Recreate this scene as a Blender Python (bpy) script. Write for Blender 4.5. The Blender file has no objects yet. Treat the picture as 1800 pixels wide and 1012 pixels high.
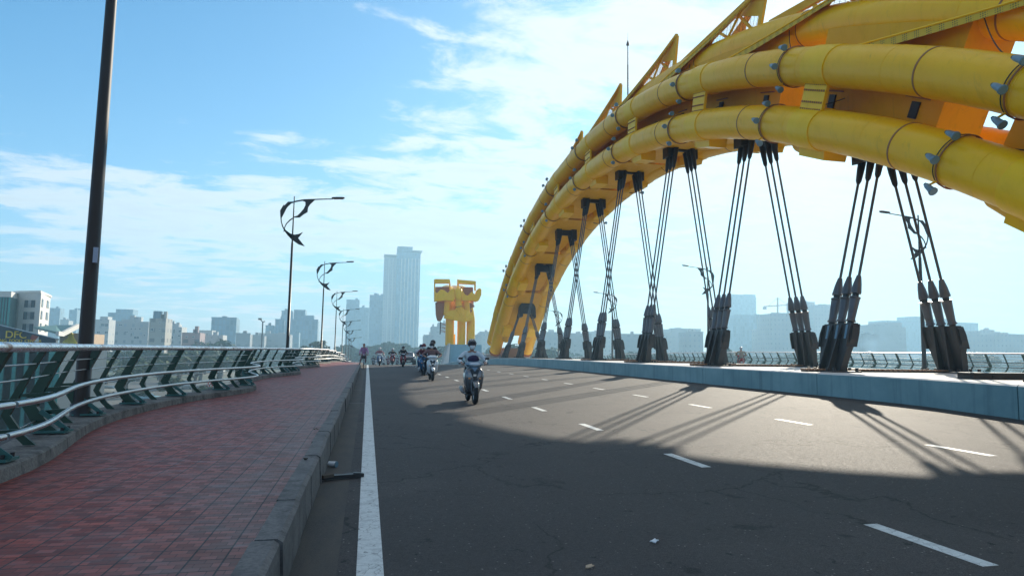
import bpy, bmesh, math, random
from mathutils import Vector, Matrix, Quaternion, noise
R=math.radians; pi=math.pi
random.seed(7)
sc=bpy.context.scene; col=sc.collection
# ------------------------------------------------------------------ camera
F=1180.; EYE=1.33
def _cam():
    df=Vector(((646-900)/F,-(614-506)/F,-1)).normalized()
    a=.015; u=Vector((a,1,0)); u.z=-(u.x*df.x+u.y*df.y)/df.z; u.normalize()
    xr=df.cross(u)
    return Matrix((xr,df,u))
MC=_cam()
cd=bpy.data.cameras.new('camera'); cam=bpy.data.objects.new('camera',cd); col.objects.link(cam)
cd.sensor_width=36; cd.lens=36*F/1800; cd.clip_end=6000; cd.clip_start=.05
cam.matrix_world=Matrix.Translation((0,0,EYE)) @ MC.to_4x4(); sc.camera=cam
def at(px,py,Y):                       # world point seen at a photo pixel, at distance Y along the bridge
    r=MC@Vector(((px-900)/F,-(py-506)/F,-1)); t=Y/r.y
    return Vector((r.x*t,Y,EYE+r.z*t))
# ------------------------------------------------------------------ light
SUN_EL=R(24.2); SUN_AZ=R(37.5)         # azimuth from +Y towards +X
sd=Vector((math.sin(SUN_AZ)*math.cos(SUN_EL),math.cos(SUN_AZ)*math.cos(SUN_EL),math.sin(SUN_EL)))
L=bpy.data.lights.new('sun','SUN'); L.energy=5.0; L.angle=R(.55); L.color=(1,.90,.74)
lo=bpy.data.objects.new('sun',L); col.objects.link(lo); lo.rotation_euler=sd.to_track_quat('Z','Y').to_euler(); lo.location=(30,40,60)
sc.view_settings.view_transform='Standard'; sc.view_settings.look='None'; sc.view_settings.gamma=1; sc.view_settings.exposure=.66
sc.cycles.volume_bounces=1; sc.cycles.max_bounces=7; sc.cycles.transparent_max_bounces=12; sc.cycles.volume_step_rate=4
def build_world():
    w=bpy.data.worlds.new('World'); sc.world=w; w.use_nodes=True; nt=w.node_tree; nt.nodes.clear()
    N=nt.nodes.new; Lk=nt.links.new
    def math_(op,a,b=None,c=None,clamp=False):
        n=N('ShaderNodeMath'); n.operation=op; n.use_clamp=clamp
        for i,v in enumerate((a,b,c)):
            if v is None: continue
            if isinstance(v,(int,float)): n.inputs[i].default_value=v
            else: Lk(v,n.inputs[i])
        return n.outputs[0]
    def mix(f,a,b,bl='MIX'):
        n=N('ShaderNodeMix'); n.data_type='RGBA'; n.blend_type=bl
        for i,v in ((0,f),(6,a),(7,b)):
            if isinstance(v,(int,float)): n.inputs[i].default_value=v
            elif isinstance(v,tuple): n.inputs[i].default_value=(*v,1)
            else: Lk(v,n.inputs[i])
        return n.outputs[2]
    sky=N('ShaderNodeTexSky'); sky.sky_type='NISHITA'; sky.sun_disc=False; sky.sun_elevation=SUN_EL; sky.sun_rotation=SUN_AZ
    sky.air_density=1.0; sky.dust_density=.6; sky.ozone_density=3.0
    tc=N('ShaderNodeTexCoord'); sp=N('ShaderNodeSeparateXYZ'); Lk(tc.outputs['Generated'],sp.inputs[0])
    x,y,z=sp.outputs
    ds0=N('ShaderNodeVectorMath'); ds0.operation='DOT_PRODUCT'; Lk(tc.outputs['Generated'],ds0.inputs[0]); ds0.inputs[1].default_value=sd
    gl=N('ShaderNodeMapRange'); Lk(ds0.outputs['Value'],gl.inputs[0]); gl.inputs[1].default_value=.45; gl.inputs[2].default_value=.95
    base=mix(1.0,sky.outputs[0],mix(gl.outputs[0],(.02,.74,1.04),(.50,.84,.96)),'MULTIPLY')
    base=mix(math_('MULTIPLY',math_('EXPONENT',math_('MULTIPLY',math_('MAXIMUM',z,0.0),-6.5)),.92),base,(4.7,5.15,5.6))
    zen=N('ShaderNodeMapRange'); Lk(z,zen.inputs[0]); zen.inputs[1].default_value=.60; zen.inputs[2].default_value=.80; base=mix(math_('MULTIPLY',zen.outputs[0],.85),base,(1.9,1.8,1.85))  # unseen sky overhead greyed on purpose, to take blue out of the fill light
    den=math_('ADD',math_('MAXIMUM',z,0.0),.10)
    u=math_('DIVIDE',x,den); v=math_('DIVIDE',y,den)
    cb=N('ShaderNodeCombineXYZ'); Lk(u,cb.inputs[0]); Lk(v,cb.inputs[1])
    def noise_(scale,det,dist,rough,sx,sy,off):
        mp=N('ShaderNodeMapping'); mp.inputs['Scale'].default_value=(sx,sy,1); mp.inputs['Location'].default_value=off
        mp.inputs['Rotation'].default_value=(0,0,R(-12)); Lk(cb.outputs[0],mp.inputs[0])
        n=N('ShaderNodeTexNoise'); n.inputs['Scale'].default_value=scale; n.inputs['Detail'].default_value=det
        n.inputs['Roughness'].default_value=rough; n.inputs['Distortion'].default_value=dist; Lk(mp.outputs[0],n.inputs[0])
        return n.outputs[0]
    n1=noise_(.75,9,.3,.58,1,1.2,(3.1,1.7,0)); n2=noise_(3.2,10,.4,.60,1,1.5,(8.2,4.4,0))
    body=math_('ADD',math_('MULTIPLY_ADD',n1,.95,-.475),math_('MULTIPLY_ADD',n2,.85,.075))
    # cloud banks where the photograph has them: (px,py,half width,half height,gain)
    banks=[(200,320,330,55,.10),(520,400,420,70,.12),(720,300,200,45,.17),(860,200,190,95,.20),(1020,130,180,60,.12),(1250,330,330,60,.10),
           (1600,320,260,70,.10),(470,245,60,20,.20),(350,12,50,12,.18),(345,212,48,16,.17),(305,222,30,16,.12),(575,190,30,14,.12),(150,30,420,90,-.20),(480,110,240,90,-.13),(760,60,200,50,-.05),
           (1750,450,300,60,.06),(1180,20,160,40,.08),(60,170,160,90,-.10),(860,390,120,30,.06),(1250,230,70,50,-.05),(20,300,60,20,.05)]
    acc=None
    for px,py,hw,hh,g in banks:
        p=at(px,py,1.)-Vector((0,0,EYE)); p.normalize()
        dp=N('ShaderNodeVectorMath'); dp.operation='SUBTRACT'; Lk(tc.outputs['Generated'],dp.inputs[0]); dp.inputs[1].default_value=p
        side=Vector((p.y,-p.x,0)).normalized(); up=side.cross(p).normalized()
        def dot(vv):
            d=N('ShaderNodeVectorMath'); d.operation='DOT_PRODUCT'; Lk(dp.outputs[0],d.inputs[0]); d.inputs[1].default_value=vv; return d.outputs['Value']
        e=math_('ADD',math_('POWER',math_('DIVIDE',dot(side),hw/F),2.0),math_('POWER',math_('DIVIDE',dot(up),hh/F),2.0))
        gss=math_('MULTIPLY',math_('EXPONENT',math_('MULTIPLY',e,-.9)),g)
        acc=gss if acc is None else math_('ADD',acc,gss)
    dens=math_('ADD',body,acc)
    mr=N('ShaderNodeMapRange'); mr.interpolation_type='SMOOTHSTEP'; Lk(dens,mr.inputs[0]); mr.inputs[1].default_value=.475; mr.inputs[2].default_value=.66
    cover=math_('MULTIPLY',mr.outputs[0],.9)
    # clouds brighten towards the sun
    dsun=N('ShaderNodeVectorMath'); dsun.operation='DOT_PRODUCT'; Lk(tc.outputs['Generated'],dsun.inputs[0]); dsun.inputs[1].default_value=sd
    near=math_('POWER',math_('MAXIMUM',dsun.outputs['Value'],0.0),9.0)
    mcol=N('ShaderNodeMapRange'); Lk(dens,mcol.inputs[0]); mcol.inputs[1].default_value=.50; mcol.inputs[2].default_value=.90; mcol.inputs[3].default_value=1.04; mcol.inputs[4].default_value=.80
    cc=N('ShaderNodeVectorMath'); cc.operation='SCALE'; cc.inputs[0].default_value=(5.9,6.2,6.45)
    Lk(math_('MULTIPLY',mcol.outputs[0],math_('ADD',1.0,math_('MULTIPLY',near,.16))),cc.inputs['Scale'])
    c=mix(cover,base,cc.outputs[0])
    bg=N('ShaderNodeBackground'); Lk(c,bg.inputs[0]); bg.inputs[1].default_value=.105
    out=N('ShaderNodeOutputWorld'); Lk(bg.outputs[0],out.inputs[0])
build_world()
# ------------------------------------------------------------------ materials
class NT:
    def __init__(s,name):
        s.m=bpy.data.materials.new(name); s.m.use_nodes=True; s.t=s.m.node_tree; s.t.nodes.clear()
        s.out=s.t.nodes.new('ShaderNodeOutputMaterial'); s.b=s.t.nodes.new('ShaderNodeBsdfPrincipled'); s.l(s.b.outputs[0],s.out.inputs[0])
        s.tc=s.t.nodes.new('ShaderNodeTexCoord'); s.co=s.tc.outputs['Object']
    def n(s,t,**k):
        n=s.t.nodes.new(t)
        for a,v in k.items(): setattr(n,a,v)
        return n
    def l(s,a,b): s.t.links.new(a,b)
    def setin(s,sock,v):
        if isinstance(v,(int,float)): sock.default_value=v
        elif isinstance(v,tuple): sock.default_value=(*v,1) if len(v)==3 and sock.type=='RGBA' else v
        else: s.l(v,sock)
    def math(s,op,a,b=0.,clamp=False):
        n=s.n('ShaderNodeMath',operation=op); n.use_clamp=clamp; s.setin(n.inputs[0],a); s.setin(n.inputs[1],b); return n.outputs[0]
    def mix(s,f,a,b,bl='MIX'):
        n=s.n('ShaderNodeMix',data_type='RGBA',blend_type=bl); s.setin(n.inputs[0],f); s.setin(n.inputs[6],a); s.setin(n.inputs[7],b); return n.outputs[2]
    def noise(s,scale,det=4,rough=.55,dist=0,vec=None,stretch=None):
        n=s.n('ShaderNodeTexNoise'); n.inputs['Scale'].default_value=scale; n.inputs['Detail'].default_value=det; n.inputs['Roughness'].default_value=rough; n.inputs['Distortion'].default_value=dist
        v=vec or s.co
        if stretch: mp=s.n('ShaderNodeMapping'); mp.inputs['Scale'].default_value=stretch; s.l(v,mp.inputs[0]); v=mp.outputs[0]
        s.l(v,n.inputs[0]); return n.outputs[0]
    def ramp(s,v,a,b,lo=0.,hi=1.):
        n=s.n('ShaderNodeMapRange'); s.setin(n.inputs[0],v)
        for i,x in ((1,a),(2,b),(3,lo),(4,hi)): n.inputs[i].default_value=x
        return n.outputs[0]
    def bump(s,h,st=.3,d=.01):
        n=s.n('ShaderNodeBump'); n.inputs['Strength'].default_value=st; n.inputs['Distance'].default_value=d; s.l(h,n.inputs['Height']); s.l(n.outputs[0],s.b.inputs['Normal'])
    def fin(s,c=None,rough=None,metal=0.,coat=0.,spec=.5):
        if c is not None: s.setin(s.b.inputs['Base Color'],c)
        if rough is not None: s.setin(s.b.inputs['Roughness'],rough)
        s.b.inputs['Metallic'].default_value=metal; s.b.inputs['Coat Weight'].default_value=coat; s.b.inputs['Specular IOR Level'].default_value=spec
        return s.m
def simple(name,c,rough=.5,metal=0.,var=.12,scale=3.,coat=0.,bump=0.):
    t=NT(name); nz=t.noise(scale,5,.6)
    cc=t.mix(t.ramp(nz,.3,.7),tuple(v*(1-var) for v in c),tuple(min(1,v*(1+var)) for v in c))
    if bump: t.bump(t.noise(scale*12,3),bump,.004)
    return t.fin(cc,t.ramp(nz,.3,.7,max(.03,rough-.06),rough+.06),metal,coat)
M={}
def mat_asphalt():
    t=NT('asphalt'); g=t.noise(130,3,.7); g2=t.noise(32,4,.7); big=t.noise(.35,5,.6,.4); lane=t.noise(.8,4,.6,0,None,(1.6,.16,1))
    c=t.mix(t.ramp(g,.32,.72),(.018,.0155,.018),(.115,.102,.096))
    c=t.mix(t.ramp(big,.35,.7,0,.45),c,(.026,.025,.028)); c=t.mix(t.ramp(lane,.42,.68,0,.35),c,(.050,.046,.044))
    sx=t.n('ShaderNodeSeparateXYZ'); t.l(t.co,sx.inputs[0]); tr=t.math('SINE',t.math('MULTIPLY',sx.outputs[0],3.35)); c=t.mix(t.math('MULTIPLY',t.ramp(tr,.1,1,0,.22),t.ramp(big,.3,.7,.5,1)),c,(.072,.066,.062))
    sp=t.n('ShaderNodeTexVoronoi'); sp.inputs['Scale'].default_value=55; t.l(t.co,sp.inputs['Vector'])
    c=t.mix(t.ramp(sp.outputs['Distance'],.0,.2,.7,0.),c,(.20,.19,.18))
    ag=t.n('ShaderNodeTexVoronoi'); ag.inputs['Scale'].default_value=26; t.l(t.co,ag.inputs['Vector']); sel=t.n('ShaderNodeSeparateColor'); t.l(ag.outputs['Color'],sel.inputs[0])
    c=t.mix(t.math('MULTIPLY',t.ramp(ag.outputs['Distance'],.12,.22,1,0),t.ramp(sel.outputs[0],.86,.88)),c,(.24,.22,.20))
    pit=t.noise(7,5,.6,.3); c=t.mix(t.ramp(pit,.66,.69,0,.85),c,(.010,.010,.011)); pat=t.noise(.16,3,.4); c=t.mix(t.ramp(pat,.50,.515,0,.22),c,(.020,.019,.021))
    # tar stains and fine cracks
    st=t.noise(1.7,6,.62,.6,None,(1,.7,1)); c=t.mix(t.ramp(st,.63,.66,0,.75),c,(.016,.016,.018))
    cr=t.n('ShaderNodeTexVoronoi',feature='DISTANCE_TO_EDGE'); cr.inputs['Scale'].default_value=.42
    wv=t.n('ShaderNodeVectorMath',operation='ADD'); nn=t.n('ShaderNodeTexNoise'); nn.inputs['Scale'].default_value=1.6; nn.inputs['Detail'].default_value=6; t.l(t.co,nn.inputs[0])
    sc_=t.n('ShaderNodeVectorMath',operation='SCALE'); sc_.inputs['Scale'].default_value=1.1; t.l(nn.outputs['Color'],sc_.inputs[0]); t.l(t.co,wv.inputs[0]); t.l(sc_.outputs[0],wv.inputs[1]); t.l(wv.outputs[0],cr.inputs['Vector'])
    crk=t.math('MULTIPLY',t.ramp(cr.outputs['Distance'],.004,.010,1,0),t.ramp(big,.42,.5))
    c=t.mix(t.math('MULTIPLY',crk,.85),c,(.012,.012,.012))
    h=t.math('ADD',g,t.math('MULTIPLY',g2,.6)); t.bump(h,.85,.008)
    return t.fin(c,t.ramp(g2,.3,.7,.66,.84),spec=.25)
M['asphalt']=mat_asphalt()
def mat_gutter():
    t=NT('gutter dirt'); a=t.noise(2.2,6,.65,.3,None,(2,.6,1)); g=t.noise(90,3,.7)
    c=t.mix(t.ramp(g,.3,.7),(.026,.024,.024),(.07,.064,.060)); c=t.mix(t.ramp(a,.4,.62,0,.7),c,(.075,.064,.052)); t.bump(g,.5,.006)
    return t.fin(c,.85)
M['gutter']=mat_gutter()
def mat_paving():
    t=NT('red paving'); sp=t.n('ShaderNodeSeparateXYZ'); t.l(t.co,sp.inputs[0])
    br=t.n('ShaderNodeTexBrick'); br.offset=.5; br.inputs['Scale'].default_value=1; br.inputs['Brick Width'].default_value=.0835; br.inputs['Row Height'].default_value=.062; br.inputs['Mortar Size'].default_value=.002; br.inputs['Mortar Smooth'].default_value=.2
    br.inputs['Color1'].default_value=(0,0,0,1); br.inputs['Color2'].default_value=(1,1,1,1); br.inputs['Mortar'].default_value=(.5,.5,.5,1); br.inputs['Bias'].default_value=0
    t.l(t.co,br.inputs['Vector'])
    sl=t.n('ShaderNodeTexBrick'); sl.offset=0; sl.inputs['Scale'].default_value=1; sl.inputs['Brick Width'].default_value=.167; sl.inputs['Row Height'].default_value=.186; sl.inputs['Mortar Size'].default_value=.005
    sl.inputs['Color1'].default_value=(0,0,0,1); sl.inputs['Color2'].default_value=(1,1,1,1); t.l(t.co,sl.inputs['Vector'])
    tone=t.n('ShaderNodeRGBToBW'); t.l(br.outputs[0],tone.inputs[0])
    c=t.mix(t.ramp(tone.outputs[0],0,1),(.14,.018,.012),(.36,.058,.036))
    n1=t.noise(1.1,6,.65,.5); n2=t.noise(5.5,5,.65,.4,None,(.6,1.6,1)); n3=t.noise(.35,4,.5)
    c=t.mix(t.ramp(n1,.50,.75,0,.4),c,(.17,.075,.062)); c=t.mix(t.ramp(n2,.45,.72,0,.75),c,(.062,.016,.015)); c=t.mix(t.ramp(n3,.5,.75,0,.2),c,(.16,.08,.065))
    edge=t.ramp(t.math('ADD',sp.outputs[0],t.math('MULTIPLY',n1,.9)),-1.05,-.35,0,.5); c=t.mix(edge,c,(.13,.105,.095))
    c=t.mix(br.outputs['Fac'],c,(.035,.014,.013)); c=t.mix(sl.outputs['Fac'],c,(.010,.006,.006))
    h=t.math('SUBTRACT',t.math('ADD',tone.outputs[0],t.math('MULTIPLY',t.noise(60,3),.8)),t.math('MULTIPLY',t.math('ADD',br.outputs['Fac'],sl.outputs['Fac']),2.5)); t.bump(h,.45,.004)
    return t.fin(c,t.math('SUBTRACT',t.ramp(n2,.3,.75,.72,.5),t.math('MULTIPLY',tone.outputs[0],.1)),spec=.35)
M['paving']=mat_paving()
def mat_conc(name,a,b,dirt,amt=.6,sc_=1.5,rough=.8,stretch=None):
    t=NT(name); n1=t.noise(sc_,7,.65,.3); n2=t.noise(40,3,.7); n3=t.noise(sc_*2.2,6,.7,.2,None,stretch or (1,1,1))
    c=t.mix(t.ramp(n2,.3,.7),a,b); c=t.mix(t.ramp(n1,.45,.7,0,amt),c,dirt); c=t.mix(t.ramp(n3,.55,.68,0,amt*.8),c,tuple(v*.45 for v in dirt)); t.bump(n2,.4,.004)
    return t.fin(c,rough)
M['kerb']=mat_conc('kerb concrete',(.085,.082,.085),(.17,.16,.155),(.045,.042,.042),.9,2.5)
M['ledge']=mat_conc('stained ledge concrete',(.10,.093,.085),(.24,.22,.20),(.035,.032,.028),1.,3.5,.85,(1,1,.25))
M['median_top']=mat_conc('pale concrete',(.62,.61,.59),(.76,.74,.71),(.50,.48,.45),.35,.8)
def mat_face():
    t=NT('teal painted concrete'); n1=t.noise(.5,6,.65,.3); st=t.noise(1.,7,.7,.2,None,(3,3,.12)); g=t.noise(40,3,.7); low=t.noise(2.2,6,.7,.3,None,(1,1,2.5)); c=t.mix(t.ramp(n1,.35,.65),(.13,.26,.295),(.22,.37,.40)); c=t.mix(t.ramp(st,.52,.66,0,.5),c,(.035,.10,.12)); c=t.mix(t.ramp(low,.56,.68,0,.45),c,(.16,.30,.33)); c=t.mix(t.ramp(g,.66,.72,0,.5),c,(.03,.08,.10)); t.bump(g,.3,.004); return t.fin(c,.6)
M['median_face']=mat_face() if 1 else mat_conc('teal painted concrete',(.075,.27,.34),(.10,.32,.40),(.06,.20,.26),.5,.45,.6,(1,1,.3))
M['pier']=mat_conc('pier concrete',(.34,.40,.43),(.44,.48,.50),(.20,.19,.18),.5,.8)
M['pier_blue']=simple('blue painted block',(.17,.34,.42),.6)
M['white_paint']=mat_conc('road line paint',(.56,.58,.57),(.72,.72,.70),(.30,.30,.30),.55,6,.6)
def mat_line():
    t=NT('worn white line paint'); n1=t.noise(7,7,.7,.3); n2=t.noise(60,3,.7); cr=t.n('ShaderNodeTexVoronoi',feature='DISTANCE_TO_EDGE'); cr.inputs['Scale'].default_value=7
    wv=t.n('ShaderNodeVectorMath',operation='ADD'); nn=t.n('ShaderNodeTexNoise'); nn.inputs['Scale'].default_value=6; t.l(t.co,nn.inputs[0]); t.l(t.co,wv.inputs[0]); s_=t.n('ShaderNodeVectorMath',operation='SCALE'); s_.inputs['Scale'].default_value=.25; t.l(nn.outputs['Color'],s_.inputs[0]); t.l(s_.outputs[0],wv.inputs[1]); t.l(wv.outputs[0],cr.inputs['Vector'])
    c=t.mix(t.ramp(n2,.3,.7),(.50,.53,.52),(.68,.69,.67)); c=t.mix(t.ramp(n1,.5,.68,0,.7),c,(.30,.31,.31)); c=t.mix(t.ramp(cr.outputs['Distance'],.004,.02,.75,0),c,(.09,.09,.09)); c=t.mix(t.ramp(n1,.69,.72,0,.9),c,(.06,.06,.06))
    t.bump(n2,.4,.003); return t.fin(c,.6)
M['line']=mat_line()
def mat_yellow(name,a,b,rough=.36,coat=.10):
    t=NT(name); n1=t.noise(.45,5,.6,.3); n2=t.noise(3.,6,.68,.4,None,(1,1,.5)); n3=t.noise(22,4,.6)
    c=t.mix(t.ramp(n1,.35,.65),a,b); c=t.mix(t.ramp(n2,.52,.78,0,.3),c,tuple(v*.62 for v in a)); c=t.mix(t.ramp(n3,.68,.74,0,.3),c,(.12,.07,.02))
    n4=t.noise(1.4,7,.72,.9,None,(2.2,2.2,.35)); c=t.mix(t.ramp(n4,.58,.70,0,.26),c,(.20,.12,.02)); t.bump(n3,.06,.01); return t.fin(c,t.ramp(n2,.3,.7,rough-.06,rough+.14),0,coat,.28)
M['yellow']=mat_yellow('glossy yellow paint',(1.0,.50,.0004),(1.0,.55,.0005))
M['orange']=mat_yellow('orange shaded yellow paint',(.80,.39,.002),(.86,.45,.003),.5,.0)  # arch yellow toned down to orange, shade of the inner plates put in
M['mustard']=mat_yellow('yellow sheet metal',(1.0,.54,.001),(1.0,.60,.002),.42)  # brighter than the tubes, light on the fan facets put into the colour
def mat_perf():
    t=NT('perforated yellow sheet'); v=t.n('ShaderNodeTexVoronoi'); v.inputs['Scale'].default_value=16; v.inputs['Randomness'].default_value=0.; t.l(t.co,v.inputs['Vector'])
    c=t.mix(t.ramp(v.outputs['Distance'],.30,.36,1,0),(.70,.46,.01),(.16,.10,.01)); return t.fin(c,.45)
M['perf']=mat_perf()
M['black']=simple('black steel',(.022,.021,.022),.45,.2)
M['dark_steel']=simple('charcoal steel',(.034,.031,.031),.5,.3,.25,2,0,.2)
M['lamp_post']=simple('brown black post paint',(.020,.017,.015),.42,.2,.2,2)
M['sleeve']=simple('grey cable sleeve',(.10,.097,.105),.32,.3,.15)
M['sleeve_blue']=simple('blue grey pin plate',(.12,.22,.29),.4,.2)
M['cable']=simple('galvanised cable',(.10,.093,.09),.5,.5)
M['silver']=simple('polished steel rail',(.52,.54,.55),.36,1.,.08,4)
def mat_rail():
    t=NT('worn steel handrail'); n=t.noise(9,6,.7,.4); n2=t.noise(30,4,.7)
    c=t.mix(t.ramp(n,.5,.66,0,.85),(.70,.72,.74),(.30,.17,.11)); t.bump(n2,.12,.003); return t.fin(c,t.ramp(n,.4,.7,.25,.6),.85)
M['handrail']=mat_rail()
M['green']=simple('dark green post paint',(.009,.042,.026),.38,.1,.2,5)
M['teal_plate']=simple('teal base plate',(.03,.12,.11),.5)
M['flood']=simple('blue grey floodlight housing',(.16,.26,.33),.4,.3)
M['lens']=simple('dark lens glass',(.03,.035,.04),.12)
M['brown']=simple('brown cladding',(.30,.15,.075),.65)
M['purlin']=simple('shadowed brown panel',(.33,.13,.05),.6)
M['tyre']=simple('tyre rubber',(.018,.018,.018),.75)
M['rim']=simple('wheel alloy',(.35,.35,.36),.35,.8)
M['plastic_black']=simple('black plastic',(.020,.020,.022),.4)
M['chrome']=simple('chrome',(.7,.7,.72),.15,1.)
M['headlamp']=simple('clear headlamp glass',(.55,.62,.68),.08,.4)
M['amber']=simple('amber lens',(.75,.30,.10),.2)
M['red_lens']=simple('red lens',(.5,.02,.015),.2)
M['skin']=simple('skin',(.36,.19,.125),.55)
M['mask']=simple('white face mask',(.78,.79,.80),.8)
M['shoe']=simple('dark shoe',(.03,.03,.032),.6)
M['eye']=simple('eye',(.03,.02,.02),.2)
M['glass_teal']=simple('teal curtain glass',(.02,.20,.20),.12,.3)
M['window']=simple('dark window glass',(.07,.11,.14),.15)
M['white_wall']=simple('white plaster',(.70,.68,.63),.8,0,.06)
M['roof_green']=simple('green sheet roof',(.10,.22,.19),.5)
M['navy']=simple('dark navy sign board',(.022,.05,.075),.45)
M['sign_yellow']=simple('yellow sign letters',(.80,.58,.05),.5)
M['beige']=simple('beige cladding',(.50,.36,.24),.7)
M['leaf']=None
def cloth(name,c): return simple(name,c,.85,0,.2,9)
def fol(name,a,b):
    t=NT(name); n=t.noise(.9,5,.7); c=t.mix(t.ramp(n,.35,.65),a,b); t.b.inputs['Subsurface Weight'].default_value=0; return t.fin(c,.75,spec=.2)
M['leaf']=fol('foliage',(.022,.042,.018),(.065,.10,.036)); M['leaf2']=fol('olive foliage',(.04,.05,.02),(.10,.10,.04)); M['bark']=simple('bark',(.10,.075,.055),.9)
# ------------------------------------------------------------------ mesh builder
def frames(pts):
    n=len(pts); T=[]
    for i in range(n):
        a=pts[max(0,i-1)]; b=pts[min(n-1,i+1)]; T.append((b-a).normalized())
    t0=T[0]; up=Vector((0,0,1)) if abs(t0.z)<.9 else Vector((1,0,0))
    u=t0.cross(up).normalized(); out=[]
    for i in range(n):
        if i: u=(T[i-1].rotation_difference(T[i])@u)
        u=(u-T[i]*u.dot(T[i])).normalized(); out.append((T[i],u,T[i].cross(u)))
    return out
class MB:
    def __init__(s): s.v=[]; s.f=[]; s.mi=[]; s.sm=[]; s.mats=[]
    def m(s,mat):
        mat=M[mat] if isinstance(mat,str) else mat
        if mat not in s.mats: s.mats.append(mat)
        return s.mats.index(mat)
    def add(s,vs,fs,mat,smooth=False):
        o=len(s.v); k=s.m(mat); s.v+=[Vector(v) for v in vs]
        for f in fs: s.f.append([i+o for i in f]); s.mi.append(k); s.sm.append(smooth)
        return s
    def box(s,lo,hi,mat,X=None):
        x0,y0,z0=lo; x1,y1,z1=hi
        vs=[(x0,y0,z0),(x1,y0,z0),(x1,y1,z0),(x0,y1,z0),(x0,y0,z1),(x1,y0,z1),(x1,y1,z1),(x0,y1,z1)]
        if X is not None: vs=[X@Vector(v) for v in vs]
        return s.add(vs,[(0,3,2,1),(4,5,6,7),(0,1,5,4),(1,2,6,5),(2,3,7,6),(3,0,4,7)],mat)
    def beam(s,a,b,w,h,mat,up=(0,0,1)):
        a=Vector(a); b=Vector(b); d=(b-a).normalized(); up=Vector(up); sx=d.cross(up)
        if sx.length<1e-4: sx=d.cross(Vector((1,0,0)))
        sx.normalize(); uy=sx.cross(d)
        vs=[p+sx*i*w/2+uy*j*h/2 for p in (a,b) for i,j in ((-1,-1),(1,-1),(1,1),(-1,1))]
        return s.add(vs,[(3,2,1,0),(4,5,6,7),(0,1,5,4),(1,2,6,5),(2,3,7,6),(3,0,4,7)],mat)
    def rings(s,rs,mat,smooth=True,caps=True,closed=True):
        n=len(rs[0]); vs=[p for r in rs for p in r]; fs=[]
        for i in range(len(rs)-1):
            for j in range(n if closed else n-1):
                k=(j+1)%n; fs.append((i*n+j,i*n+k,(i+1)*n+k,(i+1)*n+j))
        s.add(vs,fs,mat,smooth)
        if caps and closed:
            s.add(rs[0],[tuple(range(n))[::-1]],mat); s.add(rs[-1],[tuple(range(n))],mat)
        return s
    def tube(s,pts,r,mat,n=12,caps=True,sy=1.):
        pts=[Vector(p) for p in pts]; fr=frames(pts); rs=[]
        for i,(p,(t,u,v)) in enumerate(zip(pts,fr)):
            rr=r[i] if isinstance(r,(list,tuple)) else r
            rs.append([p+(u*math.cos(2*pi*j/n)+v*math.sin(2*pi*j/n)*sy)*rr for j in range(n)])
        return s.rings(rs,mat,True,caps)
    def lz(s,secs,mat,n=16,e=1.,smooth=True):      # rings stacked along z: (z,cx,cy,rx,ry)
        rs=[]
        for z,cx,cy,rx,ry in secs:
            rs.append([Vector((cx+rx*sg(math.cos(2*pi*j/n),e),cy+ry*sg(math.sin(2*pi*j/n),e),z)) for j in range(n)])
        return s.rings(rs,mat,smooth)
    def ly(s,secs,mat,n=16,e=1.,smooth=True):      # rings stacked along y: (y,cx,cz,rx,rz)
        rs=[]
        for y,cx,cz,rx,rz in secs:
            rs.append([Vector((cx+rx*sg(math.cos(2*pi*j/n),e),y,cz+rz*sg(math.sin(2*pi*j/n),e))) for j in range(n)][::-1])
        return s.rings(rs,mat,smooth)
    def sphere(s,c,r,mat,n=12,m=8,sc_=(1,1,1),z0=-1.,z1=1.):
        rs=[]
        for i in range(m+1):
            a=math.asin(max(-1,min(1,z0+(z1-z0)*0)))+(math.asin(z1)-math.asin(z0))*i/m
            rs.append([Vector((c[0]+sc_[0]*r*max(.001,math.cos(a))*math.cos(2*pi*j/n),c[1]+sc_[1]*r*max(.001,math.cos(a))*math.sin(2*pi*j/n),c[2]+sc_[2]*r*math.sin(a))) for j in range(n)])
        return s.rings(rs,mat)
    def prism(s,poly,d,mat,X=Matrix.Identity(4)):  # poly in local xz, thickness d along y
        n=len(poly); vs=[X@Vector((x,-d/2,z)) for x,z in poly]+[X@Vector((x,d/2,z)) for x,z in poly]
        fs=[tuple(range(n)),tuple(range(2*n-1,n-1,-1))]+[(i,i+n,(i+1)%n+n,(i+1)%n) for i in range(n)]
        return s.add(vs,fs,mat)
    def xform(s,X): s.v=[X@v for v in s.v]; return s
    def build(s,name,parent=None,world=True,**k):
        me=bpy.data.meshes.new(name); 
        root=Vector((0,0,0)); p=parent
        if world and p is not None:
            while p is not None: root+=p.location; p=p.parent
        me.from_pydata([v-root for v in s.v],[],s.f)
        for m_ in s.mats: me.materials.append(m_)
        me.polygons.foreach_set('material_index',s.mi); me.polygons.foreach_set('use_smooth',s.sm)
        bm=bmesh.new(); bm.from_mesh(me)
        if len(bm.faces)<200000: bmesh.ops.recalc_face_normals(bm,faces=bm.faces)
        bm.to_mesh(me); bm.free(); me.update()
        o=bpy.data.objects.new(name,me); col.objects.link(o); o.parent=parent
        for a,v in k.items(): o[a]=v
        return o
def sg(v,e): return math.copysign(abs(v)**e,v)
def tag(o,label,cat,group=None):
    o['label']=label; o['category']=cat
    if group: o['group']=group
    return o
def thing(name,label,cat,loc,group=None):
    o=bpy.data.objects.new(name,None); col.objects.link(o); o.location=loc; o.empty_display_size=.2
    return tag(o,label,cat,group)
def copy_tree(o,parent=None):
    c=o.copy(); col.objects.link(c); c.parent=parent
    for ch in list(o.children): copy_tree(ch,c)
    return c
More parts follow.
